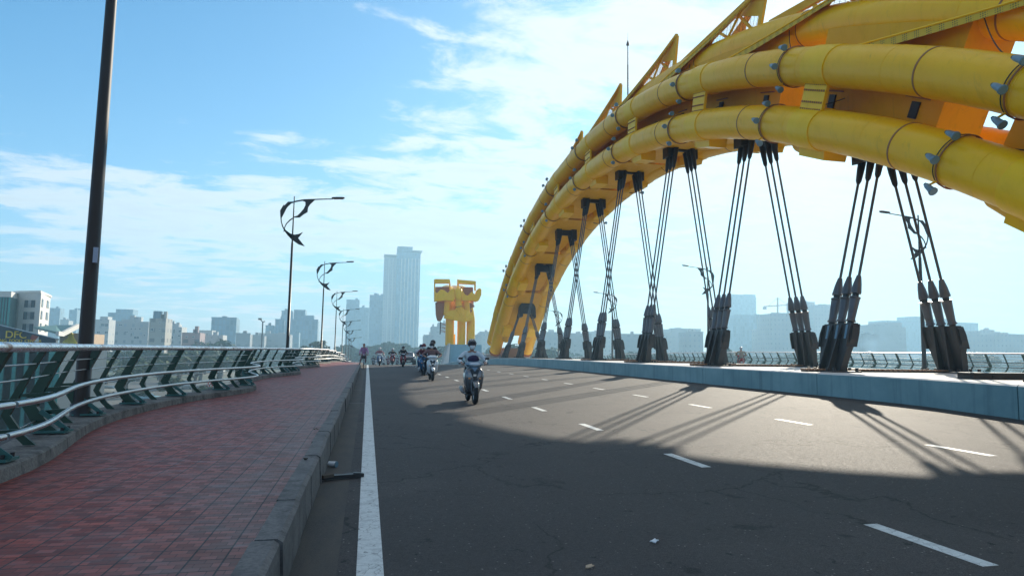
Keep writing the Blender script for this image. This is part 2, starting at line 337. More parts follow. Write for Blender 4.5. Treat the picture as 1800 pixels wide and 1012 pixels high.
# ------------------------------------------------------------------ deck shape
def drop(y):
    d=max(0,y-43)
    return -3.3e-4*d*d if d<95 else -3.3e-4*95*95-.0627*(d-95)
GZ=-8.5
def rz(x,y): return max(0,min(x,16.9))*.015+drop(y)
def ys(a,b,st=2.):
    n=max(1,int(math.ceil((b-a)/st))); return [a+(b-a)*i/n for i in range(n+1)]
def sheet(name,x0,x1,y0,y1,dz,mat,kind='structure',f=rz,st=2.,nx=1,fx0=None,fx1=None,parent=None):
    m=MB(); Y=ys(y0,y1,st); vs=[]
    for y in Y:
        a=fx0(y) if fx0 else x0; b=fx1(y) if fx1 else x1
        for i in range(nx+1):
            x=a+(b-a)*i/nx; vs.append((x,y,f(x,y)+dz))
    w=nx+1; m.add(vs,[(j*w+i,j*w+i+1,(j+1)*w+i+1,(j+1)*w+i) for j in range(len(Y)-1) for i in range(nx)],mat)
    o=m.build(name,parent); o['kind']=kind; return o
def wave(y): return -3.17+.39*math.cos(2*pi*(y-5.9)/11.75)+.06*math.cos(4*pi*(y-5.9)/11.75)   # walkway edge at the ledge
def medx(y): return 12.95 if y>14 else 12.95-(14-y)*.22
YE=300
# road slab with real thickness below
rd=MB(); Y=ys(-14,YE,3.)
vs=[]
for y in Y:
    for x,dz in ((-4.9,-.9),(-4.9,.0),(-.41,.0),(12.95,0),(21,0),(31.6,0),(31.6,-.9)):
        vs.append((x,y,rz(x,y)+dz-(.0 if dz==0 else 0)))
rd.add(vs,[(j*7+i,j*7+(i+1)%7,(j+1)*7+(i+1)%7,(j+1)*7+i) for j in range(len(Y)-1) for i in range(7)],'asphalt')
rd.build('road')['kind']='structure'
sheet('gutter',-.41,-.03,-14,YE,.004,'gutter')
sheet('gutter',0,0,-14,150,.004,simple('dark gutter grime',(.022,.021,.022),.8),fx0=lambda y:medx(y)-.30,fx1=lambda y:medx(y)+.01)
rl=sheet('lane_marking',-.02,.14,-14,150,.008,'line')
for X0 in (3.8,7.72):
    for k in range(-3,20):
        y=3.56+3.56*k
        sheet('lane_marking',X0-.06,X0+.06,y,y+1.02,.006,'line')
sheet('road_marking',21.4,21.55,-14,150,.006,'white_paint'); sheet('lane_marking',25.2,25.32,-14,150,.006,'white_paint')
for y in (17.2,22.8,33.):
    sheet('gutter',-.42,-.0,y,y+.06,.010,'black')
# sidewalk and kerb
sheet('sidewalk',0,0,-14,YE,.27,'paving',f=lambda x,y:drop(y),st=.5,fx0=lambda y:wave(y)-.02,fx1=lambda y:-.575)
kb=MB(); y=-14.
while y<170:
    ln=1.0; dx=random.uniform(-.012,.012); dz=random.uniform(-.008,.006); z=drop(y+.5)
    X=Matrix.Translation((0,y,z+dz))@Matrix.Rotation(math.atan2(drop(y+1)-drop(y),1),4,'X')
    poly=[(-.575+dx,-.1),(-.575+dx,.285),(-.455+dx,.285),(-.425+dx,.265),(-.405+dx,-.1)]
    n=5; vs=[X@Vector((a,0.004,b)) for a,b in poly]+[X@Vector((a,ln-.010,b)) for a,b in poly]
    kb.add(vs,[tuple(range(n)),tuple(range(2*n-1,n-1,-1))]+[(i,i+n,(i+1)%n+n,(i+1)%n) for i in range(n)],'kerb'); y+=ln
kb.build('kerb')['kind']='structure'
# ledge under the left railing
lg=MB(); Y=ys(-8,YE-60,.5); vs=[]
prof=((.02,-.05),(.0,.10),(-.03,.115),(-.46,.115),(-.48,-.6))
for y in Y:
    for u,z in prof: vs.append((wave(y)+u,y,drop(y)+.27+z))
lg.add(vs,[(j*5+i,j*5+i+1,(j+1)*5+i+1,(j+1)*5+i) for j in range(len(Y)-1) for i in range(4)],'ledge'); lg.build('kerb')['kind']='structure'
# median
md=MB(); y=-10.; mt=.84
while y<230:
    ln=6.9; Y=ys(y,y+ln-.03,1.5); vs=[]
    for q in Y:
        for x,z in ((medx(q),-.3),(medx(q),mt-.19-.03),(medx(q)+.04,mt-.19),(20.9,mt-.19),(21,mt-.22),(21,-.3)): vs.append((x,q,drop(q)+.19+z))
    for i,mt_ in ((0,'median_face'),(1,'median_top'),(2,'median_top'),(3,'median_top'),(4,'median_face'),(5,'median_face')):
        md.add(vs,[(j*6+i,j*6+(i+1)%6,(j+1)*6+(i+1)%6,(j+1)*6+i) for j in range(len(Y)-1)],mt_)
    for b in (0,(len(Y)-1)*6): md.add([vs[b+i] for i in range(6)],[(0,1,2,3,4,5)],'median_face')
    y+=ln
md.build('median')['kind']='structure'
# far sidewalk
fs=MB(); Y=ys(-14,YE,3.); vs=[]
for y in Y:
    for x,z in ((29.2,-.1),(29.2,.35),(31.4,.35),(31.4,-.6)): vs.append((x,y,rz(x,y)+z-.05))
fs.add(vs,[(j*4+i,j*4+i+1,(j+1)*4+i+1,(j+1)*4+i) for j in range(len(Y)-1) for i in range(3)],'median_top'); fs.build('sidewalk')['kind']='structure'
# ------------------------------------------------------------------ railings
def railing(y0,y1,side,label,first=False):
    # side -1: left wavy parapet, +1: straight far one
    if side<0:
        ex=lambda y,u: wave(y)-u; zb=lambda y: drop(y)+.27
    else:
        ex=lambda y,u: 30.25+u; zb=lambda y: rz(17,y)+.30
    yc=(y0+y1)/2
    t=thing('bridge_railing',label,'railing',(ex(yc,.2),yc,zb(yc)+.12),'railing panels along the bridge edges')
    st=.25 if side<0 and y0<60 else 1.
    Y=ys(y0,y1-.04,st)
    w=lambda y: (.11*max(0,math.cos(2*pi*(y-5.9)/11.75))**3 if side<0 else 0)
    n1,n2=(12,10) if y0<40 and side<0 else (8,6)
    MB().tube([(ex(y,.12),y,zb(y)+1.035) for y in Y],.052,'handrail',n1,sy=.8).build('handrail',t)
    for zz,uu in ((.60,.02),(.36,.06)):
        MB().tube([(ex(y,uu-w(y)),y,zb(y)+zz) for y in Y],.025 if side<0 else .02,'silver' if side<0 else 'cable',n2).build('guard_rail',t)
    for zz,uu in ((.88,.20),(.74,.26),(.50,.40),(.25,.36)):
        MB().tube([(ex(y,uu),y,zb(y)+zz) for y in (Y if side<0 else Y[::3]+[Y[-1]])],.0075,'silver' if side<0 else 'cable',5).build('wire',t)
    k=0; y=y0+.32
    while y<y1-.1:
        main=(k%2==0); th=.06 if main else .032; z=zb(y); m=MB()
        wd=.135 if main else .075
        prof=[(.20,.125,wd*1.4),(.30,.22,wd*1.15),(.42,.40,wd),(.36,.55,wd*.9),(.25,.80,wd*.8),(.15,1.0,wd*.7)]
        vs=[];n=len(prof)
        for u,zz,w_ in prof:
            for a,b in ((-w_/2,-th/2),(w_/2,-th/2),(w_/2,th/2),(-w_/2,th/2)): vs.append((ex(y,u+a),y+b,z+zz))
        m.add(vs,[(i*4+j,i*4+(j+1)%4,(i+1)*4+(j+1)%4,(i+1)*4+j) for i in range(n-1) for j in range(4)]+[(3,2,1,0),(n*4-4,n*4-3,n*4-2,n*4-1)],'green')
        if main:
            for zz,uu in ((.60,.02),(.36,.06)): m.beam((ex(y,uu-w(y)),y,z+zz),(ex(y,.38),y,z+zz-.03),.03,.045,'green')
            m.beam((ex(y,.02),y-.055,z+.15),(ex(y,.30),y-.055,z+.36),.012,.05,'teal_plate')
        else:
            m.beam((ex(y,.03),y,z+.60),(ex(y,.34),y,z+.58),.02,.03,'green')
        po=m.build('post',t)
        if main:
            b=MB(); b.box((ex(y,.20)-.17,y-.11,z+.130),(ex(y,.20)+.17,y+.11,z+.152),'teal_plate')
            for bx in (-.13,.13):
                for by in (-.08,.08): b.tube([(ex(y,.2)+bx,y+by,z+.15),(ex(y,.2)+bx,y+by,z+.185)],.016,'dark_steel',6)
            b.build('base_plate',po)
        y+=.979; k+=1
P=11.75; ordn=['nearest','second','third','fourth','fifth','sixth','seventh','eighth','ninth','tenth','eleventh','twelfth']
for k in range(11):
    railing(5.9+P*(k-1),5.9+P*k,-1,f'green and steel wavy railing panel beside the red walkway, {ordn[k]} from the camera')
for k in range(9):
    railing(22+P*k,22+P*(k+1),1,f'straight steel railing panel beyond the median, {ordn[k]} from the right edge')
# ------------------------------------------------------------------ street lamps
def fish(m,X,mat):
    def strip(c,wi,wo,th=.05):
        pass
    # outer fin: crescent sweeping from the arm, round the left side of the pole, down to the tail
    def cres(pts,mat=mat,th=.045):
        n=len(pts)//2
        # split in quads so the outline stays clean
        a=pts[:n]; b=pts[n:][::-1]
        for i in range(n-1): m.prism([a[i],a[i+1],b[i+1],b[i]],th,mat,X)
    out=[(.02,-.27),(-.30,-.30),(-.46,-.50),(-.50,-.46),(-.66,-.78),(-.63,-1.1),(-.60,-1.35),(-.52,-1.6),(-.40,-1.82),(-.22,-2.05),(-.05,-2.18)]
    inn=[(.02,-.31),(-.14,-.38),(-.30,-.56),(-.36,-.66),(-.48,-.95),(-.57,-1.15),(-.55,-1.35),(-.46,-1.6),(-.34,-1.76),(-.12,-1.92),(.10,-2.0)]
    cres(out+inn[::-1])
    out=[(.40,-.21),(.55,-.26),(.56,-.42),(.48,-.62),(.34,-.82),(.20,-.98),(.02,-1.06)]
    inn=[(1.02,-.12),(.80,-.36),(.70,-.52),(.68,-.78),(.50,-.90),(.30,-1.08),(.02,-1.10)]
    cres(out+inn[::-1])
    m.prism([(.02,-.24),(.40,-.14),(1.02,-.09),(1.02,-.12),(.40,-.21),(.02,-.31)],.045,mat,X)
    pts=[(.02,-1.07),(-.18,-1.22),(-.34,-1.42),(-.42,-1.62),(-.45,-1.86),(-.41,-1.84),(-.38,-1.62),(-.30,-1.44),(-.15,-1.27),(.02,-1.12)]
    cres(pts)
    m.prism([(-.34,-1.80),(-.08,-1.96),(.12,-1.97),(.30,-1.93),(.50,-1.82),(.28,-2.14),(.62,-2.55),(.30,-2.46),(-.05,-2.22),(-.24,-2.02)],.045,mat,X)
def street_lamp(x,y,zb,side,label,r=.12,H=8.75,group='fish shaped street lamps'):
    t=thing('street_lamp',label,'street lamp',(x,y,zb),group)
    X=Matrix.Translation((x,y,zb+H))@Matrix.Diagonal((side,1,1,1))
    p=MB(); p.tube([(x,y,zb),(x,y,zb+.25),(x,y,zb+.26),(x,y,zb+H*.72),(x,y,zb+H*.73),(x,y,zb+H)],[r*1.35,r*1.35,r,r*.66,r*.5,r*.3],'lamp_post',14); 
    p.box((x-r*2,y-r*2,zb-.03),(x+r*2,y+r*2,zb+.03),'dark_steel'); p.build('pole',t)
    a=MB(); a.tube([X@Vector(q) for q in ((.02,0,-.27),(.5,0,-.15),(1.5,0,-.05),(1.9,0,-.02))],[.035,.035,.028,.025],'lamp_post',8); a.build('arm',t)
    e=MB(); fish(e,X,'lamp_post'); e.build('fish_emblem',t)
    h=MB(); Xh=X@Matrix.Translation((2.17,0,.05))@Matrix.Rotation(R(-4),4,'Y')
    h.ly([(-.09,0,0,.26,.035),(-.05,0,0,.33,.05),(.05,0,0,.33,.05),(.09,0,0,.26,.035)],'lamp_post',14,.6); h.box((-.24,-.07,-.062),(.26,.07,-.045),'lens'); h.xform(Xh); h.build('lamp_head',t)
    return t
nm=['tall dark lamp post nearest the camera, its top out of frame','first whole fish shaped street lamp above the left walkway','second whole fish shaped street lamp above the left walkway','third fish shaped street lamp along the left walkway','fourth fish shaped street lamp along the left walkway','fifth fish shaped street lamp along the left walkway','sixth, small fish shaped street lamp along the left walkway','seventh, hazy fish shaped street lamp at the far end of the left row']
for i,yy in enumerate([10.7,35.3,60.4,85.2,108.6,128.5,147.5,168]):
    street_lamp(-3.74 if i==0 else -3.92,10.15 if i==0 else yy,drop(yy)+.30,1,nm[i],.098 if i==0 else .08,9.6 if i==0 else 8.75)
for i,yy in enumerate([31.6,55.6,80.,104.4]):
    t=street_lamp(30.0,yy,rz(17,yy)+.30,-1,['largest fish lamp behind the right hand cables, facing left','second fish lamp seen between the hanger cables, facing left','third small fish lamp behind the crossing cables','fourth, tiniest fish lamp beside the arch leg'][i])
stk=MB(); stk.box((-3.695,10.045,2.45),(-3.64,10.065,2.66),simple('pale notice paper',(.34,.37,.46),.7)); tag(stk.build('notice'),'small pale notice stuck on the nearest lamp post','notice')
# ------------------------------------------------------------------ the arch
AC=16.9; HW=1.93; YC=43.5; TR=.685
def az(y):
    d=y-YC; return 13.95-.0078*d*d-1.5e-6*d**4+.035*max(0,20-y)
def ap(y,off=0.,x=AC):
    d=y-YC; s=-(.0156*d+6.32e-6*d**3); n=Vector((0,-s,1)).normalized(); return Vector((x,y,az(y)))+n*off
def aT(y):
    d=y-YC; return Vector((0,1,-(.0156*d+6.32e-6*d**3))).normalized()
OU=2.05; OT=3.8
arch=thing('arch_bridge','large yellow tubular steel arch rising from the median over the road','bridge arch',(AC,YC,.84))
tubes=[(-HW,0,TR,'yellow'),(HW,0,TR,'yellow'),(-HW,OU,TR,'yellow'),(HW,OU,TR,'yellow'),(0,OT,.72,'yellow')]
ringY=[14.3+7.95*k for k in range(-1,9)]; colY=[12.1+7.95*k for k in range(9)]
for dx,off,r,mt_ in tubes:
    m=MB(); lo_,hi_=(7.0,79.3) if off==0 else ((5.0,80.) if off==OU else (3.5,80.6))
    m.tube([ap(y,off,AC+dx) for y in ys(lo_,hi_,1.)],r,mt_,36,caps=True)
    to=m.build('tube',arch)
    for y in ys(9.5,78,7.95/2):
        if y<79: MB().tube([ap(y,off,AC+dx),ap(y+.035,off,AC+dx)],r+.006,mt_,36).build('weld_seam',to)
    for y in ringY:
        if y<78: MB().tube([ap(y+1.65,off,AC+dx),ap(y+1.70,off,AC+dx)],r+.013,'purlin',36).build('clamp_band',to)
hangY=[19.05+7.58*k for k in range(-1,8)]
# inner box web and bottom plate, one segment per hanger
for k,y in enumerate(hangY):
    y0,y1=y-2.6,y+(2.9 if k<2 else 4.6)
    Ys=ys(y0,y1,.9)
    def shell(xa,xb,oa,ob,mt_,nm_):
        m=MB(); rs=[[ap(q,oa,xa),ap(q,oa,xb),ap(q,ob,xb),ap(q,ob,xa)] for q in Ys]; m.rings(rs,mt_,False); return m.build(nm_,arch)
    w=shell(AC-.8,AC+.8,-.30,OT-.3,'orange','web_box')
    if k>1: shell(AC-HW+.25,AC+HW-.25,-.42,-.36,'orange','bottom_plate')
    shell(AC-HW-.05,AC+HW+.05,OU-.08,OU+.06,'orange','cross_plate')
    # dark service hatches
    for q in (y-1.7,y+1.9):
        h=MB(); p0=ap(q,.95,AC-.82); t_=aT(q); nn=Vector((0,-t_.z,t_.y)); X=Matrix((( -1,0,0,p0.x),(0,t_.y,nn.y,p0.y),(0,t_.z,nn.z,p0.z),(0,0,0,1)))
        h.box((-.02,-.16,-.25),(.04,.16,.25),'dark_steel',X); h.box((-.02,-.5,.35),(.03,.5,.40),'purlin',X)
        h.build('hatch',w)
# yellow collars that wrap both near and far tubes
for y in colY:
    if not 10<y<78: continue
    for sx in (-1,1):
        m=MB(); xx=AC+sx*HW
        for off in (0,OU): m.tube([ap(y-.55,off,xx),ap(y+.55,off,xx)],TR+.035,'mustard',32); 
        Ya=[y-.55,y+.55]; rs=[[ap(q,.45,xx+sx*.30-.06),ap(q,.45,xx+sx*.30+.06),ap(q,1.65,xx+sx*.30+.06),ap(q,1.65,xx+sx*.30-.06)] for q in Ya]; m.rings(rs,'mustard',False)
        # lower bracket
        rs=[[ap(q,-1.0,xx-sx*.9),ap(q,-1.0,xx-sx*.05),ap(q,-.3,xx+sx*.1),ap(q,-.3,xx-sx*.9)] for q in (y-.75,y+.6)]; m.rings(rs,'mustard',False)
        m.tube([ap(y+.55,-.62,xx-sx*.55),ap(y+1.5,-.55,xx-sx*.75)],.42,'orange',20)
        for off in (.62,.86,1.25,1.46):
            for q in [y-.48+.107*i for i in range(10)]:
                c=ap(q,off,xx+sx*.37); m.box((c.x-.022,c.y-.022,c.z-.03),(c.x+.022,c.y+.022,c.z+.03),'purlin')
        m.build('collar',arch)
# crest scales
for k in range(-1,8):
    yt=19.3+8.05*k-0.05; yl=yt+8.05
    if yt>76: break
    tip=ap(yt,6.25); s=MB()
    cr=bpy.data.objects.new('crest_scale',None); col.objects.link(cr); cr.parent=arch; cr.location=tip-arch.location
    if yl>79: yl=79
    for sx in (-1,1):
        low=ap(yl,2.72,AC+sx*(HW-.15)); low2=ap(yl-.1,3.05,AC+sx*(HW-1.15))
        m=MB(); th=.05
        a0,a1=low,low2; b0=tip+Vector((sx*.10,0,0)); 
        N_=12; nor=(a1-a0).cross(tip-a0).normalized(); rs=[]
        for i in range(N_+1):
            f=i/N_; w=1.0*(1-f)+.10*f; c=a0.lerp(b0,f); dirw=(a1-a0).normalized().lerp(Vector((-sx,0,0)),f).normalized(); bulge=nor*math.sin(f*pi)*.10
            e=c+dirw*w
            rs.append([c+bulge,c+bulge+Vector((0,0,-.26*(1-f)-.05)),c+bulge+dirw*.04+Vector((0,0,-.26*(1-f)-.05)),c+bulge+dirw*.05-nor*.0+Vector((0,0,-.05)),e+Vector((0,0,-.05)),e])
        m.rings(rs,'perf',False); m.tube([r[0] for r in rs],.035,'mustard',6); m.build('crest_band',cr)
    # central fin truss
    fin=MB(); base0=ap(yt+.15,OT+.62); base1=ap(yl-.6,OT+.62)
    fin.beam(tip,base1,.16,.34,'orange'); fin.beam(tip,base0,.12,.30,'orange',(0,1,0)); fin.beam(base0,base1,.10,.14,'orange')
    pts=[(0.30,.22),(.52,.45),(.70,.66)]
    for f,g in pts: fin.beam(tip.lerp(base1,f),base0.lerp(base1,g-.16),.08,.13,'orange')
    g1=tip.lerp(base1,.34); g2=tip.lerp(base0,.72)
    fin.add([tip+Vector((-.03,0,0)),g1+Vector((-.03,0,0)),g2+Vector((-.03,0,0)),tip+Vector((.03,0,0)),g1+Vector((.03,0,0)),g2+Vector((.03,0,0))],[(0,1,2),(5,4,3),(0,3,4,1),(1,4,5,2),(2,5,3,0)],'orange')
    fin.build('crest_fin',cr)
    ms=MB()
    for i in range(1,26):
        f=i/26; a=tip.lerp(base1,f); b=base0.lerp(base1,f); 
        ms.beam(a,b,.010,.010,'cable')
        c=base0.lerp(tip,f*.8); d=base1.lerp(tip,f*.8)
        ms.beam(c,d,.010,.010,'cable')
    ms.build('wire_mesh',cr)
    for sx in (-1,1):   # side mesh between band and top tube, edge struts
        low2=ap(yl-.1,3.05,AC+sx*(HW-1.15))
        for f in (.3,.55,.8): MB().beam(low2.lerp(tip,f),base1.lerp(base0,f*.9)+Vector((sx*.45,0,-.2)),.07,.10,'orange').build('strut',cr)
# floodlight rings
def ring_lights(y,off,sx,angs):
    xx=AC+sx*HW; t_=aT(y); nn=Vector((0,-t_.z,t_.y)); c=ap(y,off,xx)
    st_=MB(); st_.tube([c+(Vector((sx,0,0))*math.cos(a)+nn*math.sin(a))*(TR+.035) for a in [2*pi*i/40 for i in range(41)]],.022,'purlin',6,caps=False)
    st_.tube([c+t_*.11+(Vector((sx,0,0))*math.cos(a)+nn*math.sin(a))*(TR+.03) for a in [2*pi*i/40 for i in range(41)]],.014,'black',6,caps=False)
    so=st_.build('light_strap',arch)
    for a in angs:
        rd_=Vector((sx,0,0))*math.cos(a)+nn*math.sin(a); p=c+rd_*(TR+.02); q=c+rd_*(TR+.26)+t_*.10
        m=MB(); m.beam(p,q,.05,.03,'orange',t_); d=(-t_*.9+rd_*.12+Vector((0,0,-.15))).normalized(); b=q+t_*.05
        m.tube([b,b+d*.06,b+d*.30,b+d*.31,b+d*.35,b+d*.355],[.06,.075,.095,.115,.118,.10],'flood',14); m.tube([b+d*.345,b+d*.352],.096,'lens',14)
        m.tube([b-d*.05,b],.045,'dark_steel',8)
        m.build('floodlight',so)
for y in ringY:
    if 11<y<77:
        ring_lights(y,0,-1,(R(48),R(5),R(-48)))
        ring_lights(y-.9 if y<16 else y-.5,OU,-1,(R(40),R(-2),R(-55)) if y<40 else (R(50),R(8)))
        if 25<y<60: ring_lights(y,0,1,(R(-40),))
# cable loops on the side of the arch
for k,y in enumerate(ringY[1:6]):
    w=MB(); a=ap(y,OU+.6,AC-HW+.1); b=ap(y+2.0,OT-.1,AC-.75); mid=a.lerp(b,.5)+Vector((-.1,0,-.45)); w.tube([a.lerp(mid,f).lerp(mid.lerp(b,f),f) for f in [i/12 for i in range(13)]],.018,'black',6)
    a=ap(y-.2,.60,AC-HW); b=ap(y-1.9,1.1,AC-.82); mid=a.lerp(b,.5)+Vector((-.2,0,-.35)); w.tube([a.lerp(mid,f).lerp(mid.lerp(b,f),f) for f in [i/12 for i in range(13)]],.016,'black',6)
    w.build('light_cable',arch)
# lightning rod
m=MB(); p=ap(42.2,5.6); m.tube([p+Vector((0,0,-1.2)),p+Vector((0,0,1.6)),p+Vector((0,0,1.61)),p+Vector((0,0,3.05)),p+Vector((0,0,3.1)),p+Vector((0,0,3.9))],[.05,.045,.035,.03,.012,.006],'dark_steel',8)
m.tube([p+Vector((0,0,3.0)),p+Vector((0,0,3.1)),p+Vector((0,0,3.35))],[.11,.10,.02],'dark_steel',10); m.build('lightning_rod',arch)
# hanger sockets: black inverted U under each hanger
for y in hangY[1:]:
    m=MB(); ou=[];n=14
    for i in range(n+1):
        a=pi*i/n; ou.append((math.cos(a)*.92,.35+math.sin(a)*.92))
    ou=[(.92,-.55)]+ou+[(-.92,-.55)]; inn=[(.52,-.45)]+[(math.cos(pi*i/n)*.52,.15+math.sin(pi*i/n)*.5) for i in range(n+1)]+[(-.52,-.45)]
    sl_=max(0,-aT(y).z); c=ap(y,-.45-1.05*sl_)+Vector((0,-.6*sl_,-.3*sl_)); X=Matrix.Translation(c)@Matrix.Rotation(-sl_*.35,4,'X')
    for i in range(len(ou)-1):
        m.prism([ou[i],ou[i+1],inn[i+1],inn[i]],.62,'black',X)
    m.box((-.5,-.1,-.1),(.5,.1,.7),'black',X); m.build('hanger_socket',arch)
# ------------------------------------------------------------------ hangers
def hanger(y,side,label):
    bx=AC+side*2.30; zt=drop(y)+.84; H0=Vector((bx,y,zt)); top=ap(y,-.75); tp=Vector((AC+side*.52,y,top.z))
    t=thing('cable_hanger',label,'bridge hanger',H0,'triple cable hangers between median and arch')
    d=(tp-H0).normalized(); lean=d.x/d.z
    m=MB(); m.box((bx-.50,y-.72,zt),(bx+.50,y+.72,zt+.05),'dark_steel'); 
    for a in (-.4,.4):
        for b in (-.62,-.3,.3,.62): m.tube([(bx+a,y+b,zt+.04),(bx+a,y+b,zt+.14)],.05,'dark_steel',8)
    hh=1.5
    # leaning plate body
    def yz(poly,x0,th,mt_='dark_steel'):
        n=len(poly); vs=[(x0+z*lean-th/2,y+q,zt+.05+z) for q,z in poly]+[(x0+z*lean+th/2,y+q,zt+.05+z) for q,z in poly]
        m.add(vs,[tuple(range(n)),tuple(range(2*n-1,n-1,-1))]+[(i,i+n,(i+1)%n+n,(i+1)%n) for i in range(n)],mt_)
    yz([(-.50,0),(.50,0),(.62,hh*.45),(.74,hh*.66),(.74,hh-.12),(.64,hh),(-.64,hh),(-.74,hh-.12),(-.74,hh*.66),(-.62,hh*.45)],bx,.22)
    for q in (-.66,-.22,.22,.66):
        q0=0 if abs(q)<.5 else hh*.5     # clevis cheeks and stiffener fins
        ww=.46; vs=[]
        e_=.36 if q0==0 else .20; poly=[(bx-e_+q0*lean,q0),(bx+e_+q0*lean,q0),(bx+.20+hh*.8*lean,hh*.8),(bx+.16+hh*lean,hh*.98),(bx-.16+hh*lean,hh*.98),(bx-.20+hh*.8*lean,hh*.8)]
        m.prism([(a,zt+.05+b) for a,b in poly],.05,'dark_steel',Matrix.Translation((0,y+q,0)))
    m.build('anchor_block',t)
    for q in (-.44,0,.44):
        o=Vector((0,q,0)); A=H0+Vector((0,0,.05))+o
        c=MB(); c.tube([A+d*2.48,tp+o-d*.7],.043,'cable',8)
        co=c.build('cable',t)
        c=MB(); pA=A+d*1.02
        c.tube([pA,pA+d*.45,pA+d*.5],[.145,.145,.09],'sleeve_blue' if side<0 and y<25 else 'dark_steel',14,sy=.8)
        c.tube([A+d*1.48,A+d*1.62],.10,'black',12)
        c.tube([A+d*1.60,A+d*1.63,A+d*1.66,A+d*1.72,A+d*2.30,A+d*2.36,A+d*2.37,A+d*2.41],[.15,.15,.125,.118,.15,.15,.165,.165],'sleeve',16)
        c.tube([A+d*2.40,A+d*2.55],.10,'black',12)
        c.tube([A+d*2.52,A+d*2.56,A+d*2.85,A+d*3.12],[.15,.16,.125,.07],'sleeve',16)
        c.build('sleeve',co)
        c=MB(); c.tube([tp+o-d*.95,tp+o-d*.85,tp+o-d*.45,tp+o+d*.25],[.05,.09,.12,.14],'black',12); c.build('socket',co)
    # black yoke at the top
    c=MB(); c.beam(tp-d*.05,tp+d*1.05,.9,.10,'black',(1,0,0)); c.build('yoke',t)
for k,y in enumerate(hangY):
    if k==0: 
        hanger(y,-1,'triple cable hanger nearest the camera at the arch, beyond the right edge'); hanger(y,1,'far side hanger beyond the right edge'); continue
    hanger(y,-1,['','largest blue plated cable hanger on the near side of the median','second near side cable hanger, on the pale median edge','third near side cable hanger crossing in front of a far one','fourth near side cable hanger on the median','fifth near side cable hanger on the median','sixth near side cable hanger near the arch foot','last near side cable hanger beside the arch leg','farthest near side hanger'][k])
    hanger(y,1,['','rightmost brown black far side cable hanger casting three short shadows','second far side cable hanger from the right','third far side hanger partly behind a near one','fourth far side cable hanger','fifth far side cable hanger','sixth far side cable hanger','last far side cable hanger','farthest far side hanger'][k])
for k,y in enumerate(hangY[1:5]):
    m=MB(); x0,x1=13.55,19.2; z=drop(y)+.842
    m.box((x0,y-.12,z),(x1,y+.12,z+.05),'dark_steel'); x=x0
    while x<x1-.05: m.box((x,y-.15,z+.051),(x+.09,y+.15,z+.10),'brown'); x+=.19
    tag(m.build('expansion_joint'),['rusty toothed joint strip across the median by the largest hangers','second rusty toothed joint strip across the median','third rusty toothed joint strip on the median','fourth rusty toothed joint strip on the median'][k],'joint cover','toothed joint strips on the median')
m=MB(); q=Vector((14.8,13.6,.84)); m.box((q.x-.75,q.y-.22,q.z),(q.x+1.6,q.y+.22,q.z+.13),'dark_steel'); m.box((q.x-.9,q.y-.28,q.z+.132),(q.x+1.7,q.y+.28,q.z+.16),'plastic_black'); m.box((q.x-.2,q.y-.235,q.z+.04),(q.x-.1,q.y-.221,q.z+.12),'black')
tag(m.build('light_box'),'flat dark metal box lying on the median at the right edge','metal box')
# ------------------------------------------------------------------ piers and second arch
def pier(y0,y1,ztop,lab,fx,fy,mat_='pier'):
    t=thing('arch_pier',lab,'pier',(AC,(y0+y1)/2,drop(y0)+.5))
    m=MB(); zb=drop(y0)+.3; m.box((AC-2.75,y0,zb-1.5),(AC+2.75,y1,ztop),mat_); m.build('block',t)
    for i in range(3):
        f=MB(); yy=fy+i*2.4; zb=drop(yy)+.5; f.prism([(fx-1.1,zb-.6),(fx,zb-.6),(fx+.25,ztop+.2),(fx+.16,ztop+.2)],.5,'white_wall',Matrix.Translation((0,yy,0))); f.build('fin',t)
    return t
pr_=pier(81.,84.5,.98,'stained grey concrete block with white fins at the foot of the near arch',13.85,82.5)
m=MB(); m.box((AC-.95,77.5,.3),(AC+.95,80.9,1.75),'brown'); tag(m.build('access_box'),'brown box between the two legs of the near arch','equipment box')
pier(117.2,123,2.45,'blue grey block with white fins carrying the second yellow arch',13.75,116.8,'pier_blue')
a2=thing('arch_bridge','second yellow arch seen end on, with a pointed collar and horned top','bridge arch',(AC-1,120,2.45))
def a2p(s,top=0.):
    return [Vector((s,y,z)) for y,z in ((120.,2.3),(120.1,5.5),(120.5,8.2),(121.6,10.4),(124.5,12.2),(131,13.4),(140,13.8))]
def smooth(pts,n=5):
    out=[]
    for i in range(len(pts)-1):
        p0=pts[max(0,i-1)];p1=pts[i];p2=pts[i+1];p3=pts[min(len(pts)-1,i+2)]
        for j in range(n):
            t=j/n; out.append(.5*((2*p1)+(p2-p0)*t+(2*p0-5*p1+4*p2-p3)*t*t+(3*p1-p0-3*p2+p3)*t**3))
    out.append(pts[-1]); return out
def C4(x,y,Y=118.): return at(740+x/5.62,470+y/5.62,Y)
for xx,w in ((C4(285,600,120).x,.78),(C4(400,600,120).x,.74),(C4(492,600,120).x,.76)):
    pth=smooth(a2p(xx)); mid=(C4(400,600,120).x)
    for q in pth: q.x+=(mid-q.x)*.30*max(0,min(1,(q.z-7)/4))
    m=MB(); m.tube(pth,w,'yellow',28); to=m.build('tube',a2)
    MB().tube([Vector((xx,120.0,4.4)),Vector((xx,120.0,4.46))],w+.02,'mustard',28).build('weld_seam',to)
m=MB(); m.box((C4(330,600).x,121.4,2.3),(C4(365,600).x,121.9,4.3),'mustard'); m.build('brace',a2)
m=MB()   # faceted fan collar, its lit facets put into a brighter yellow
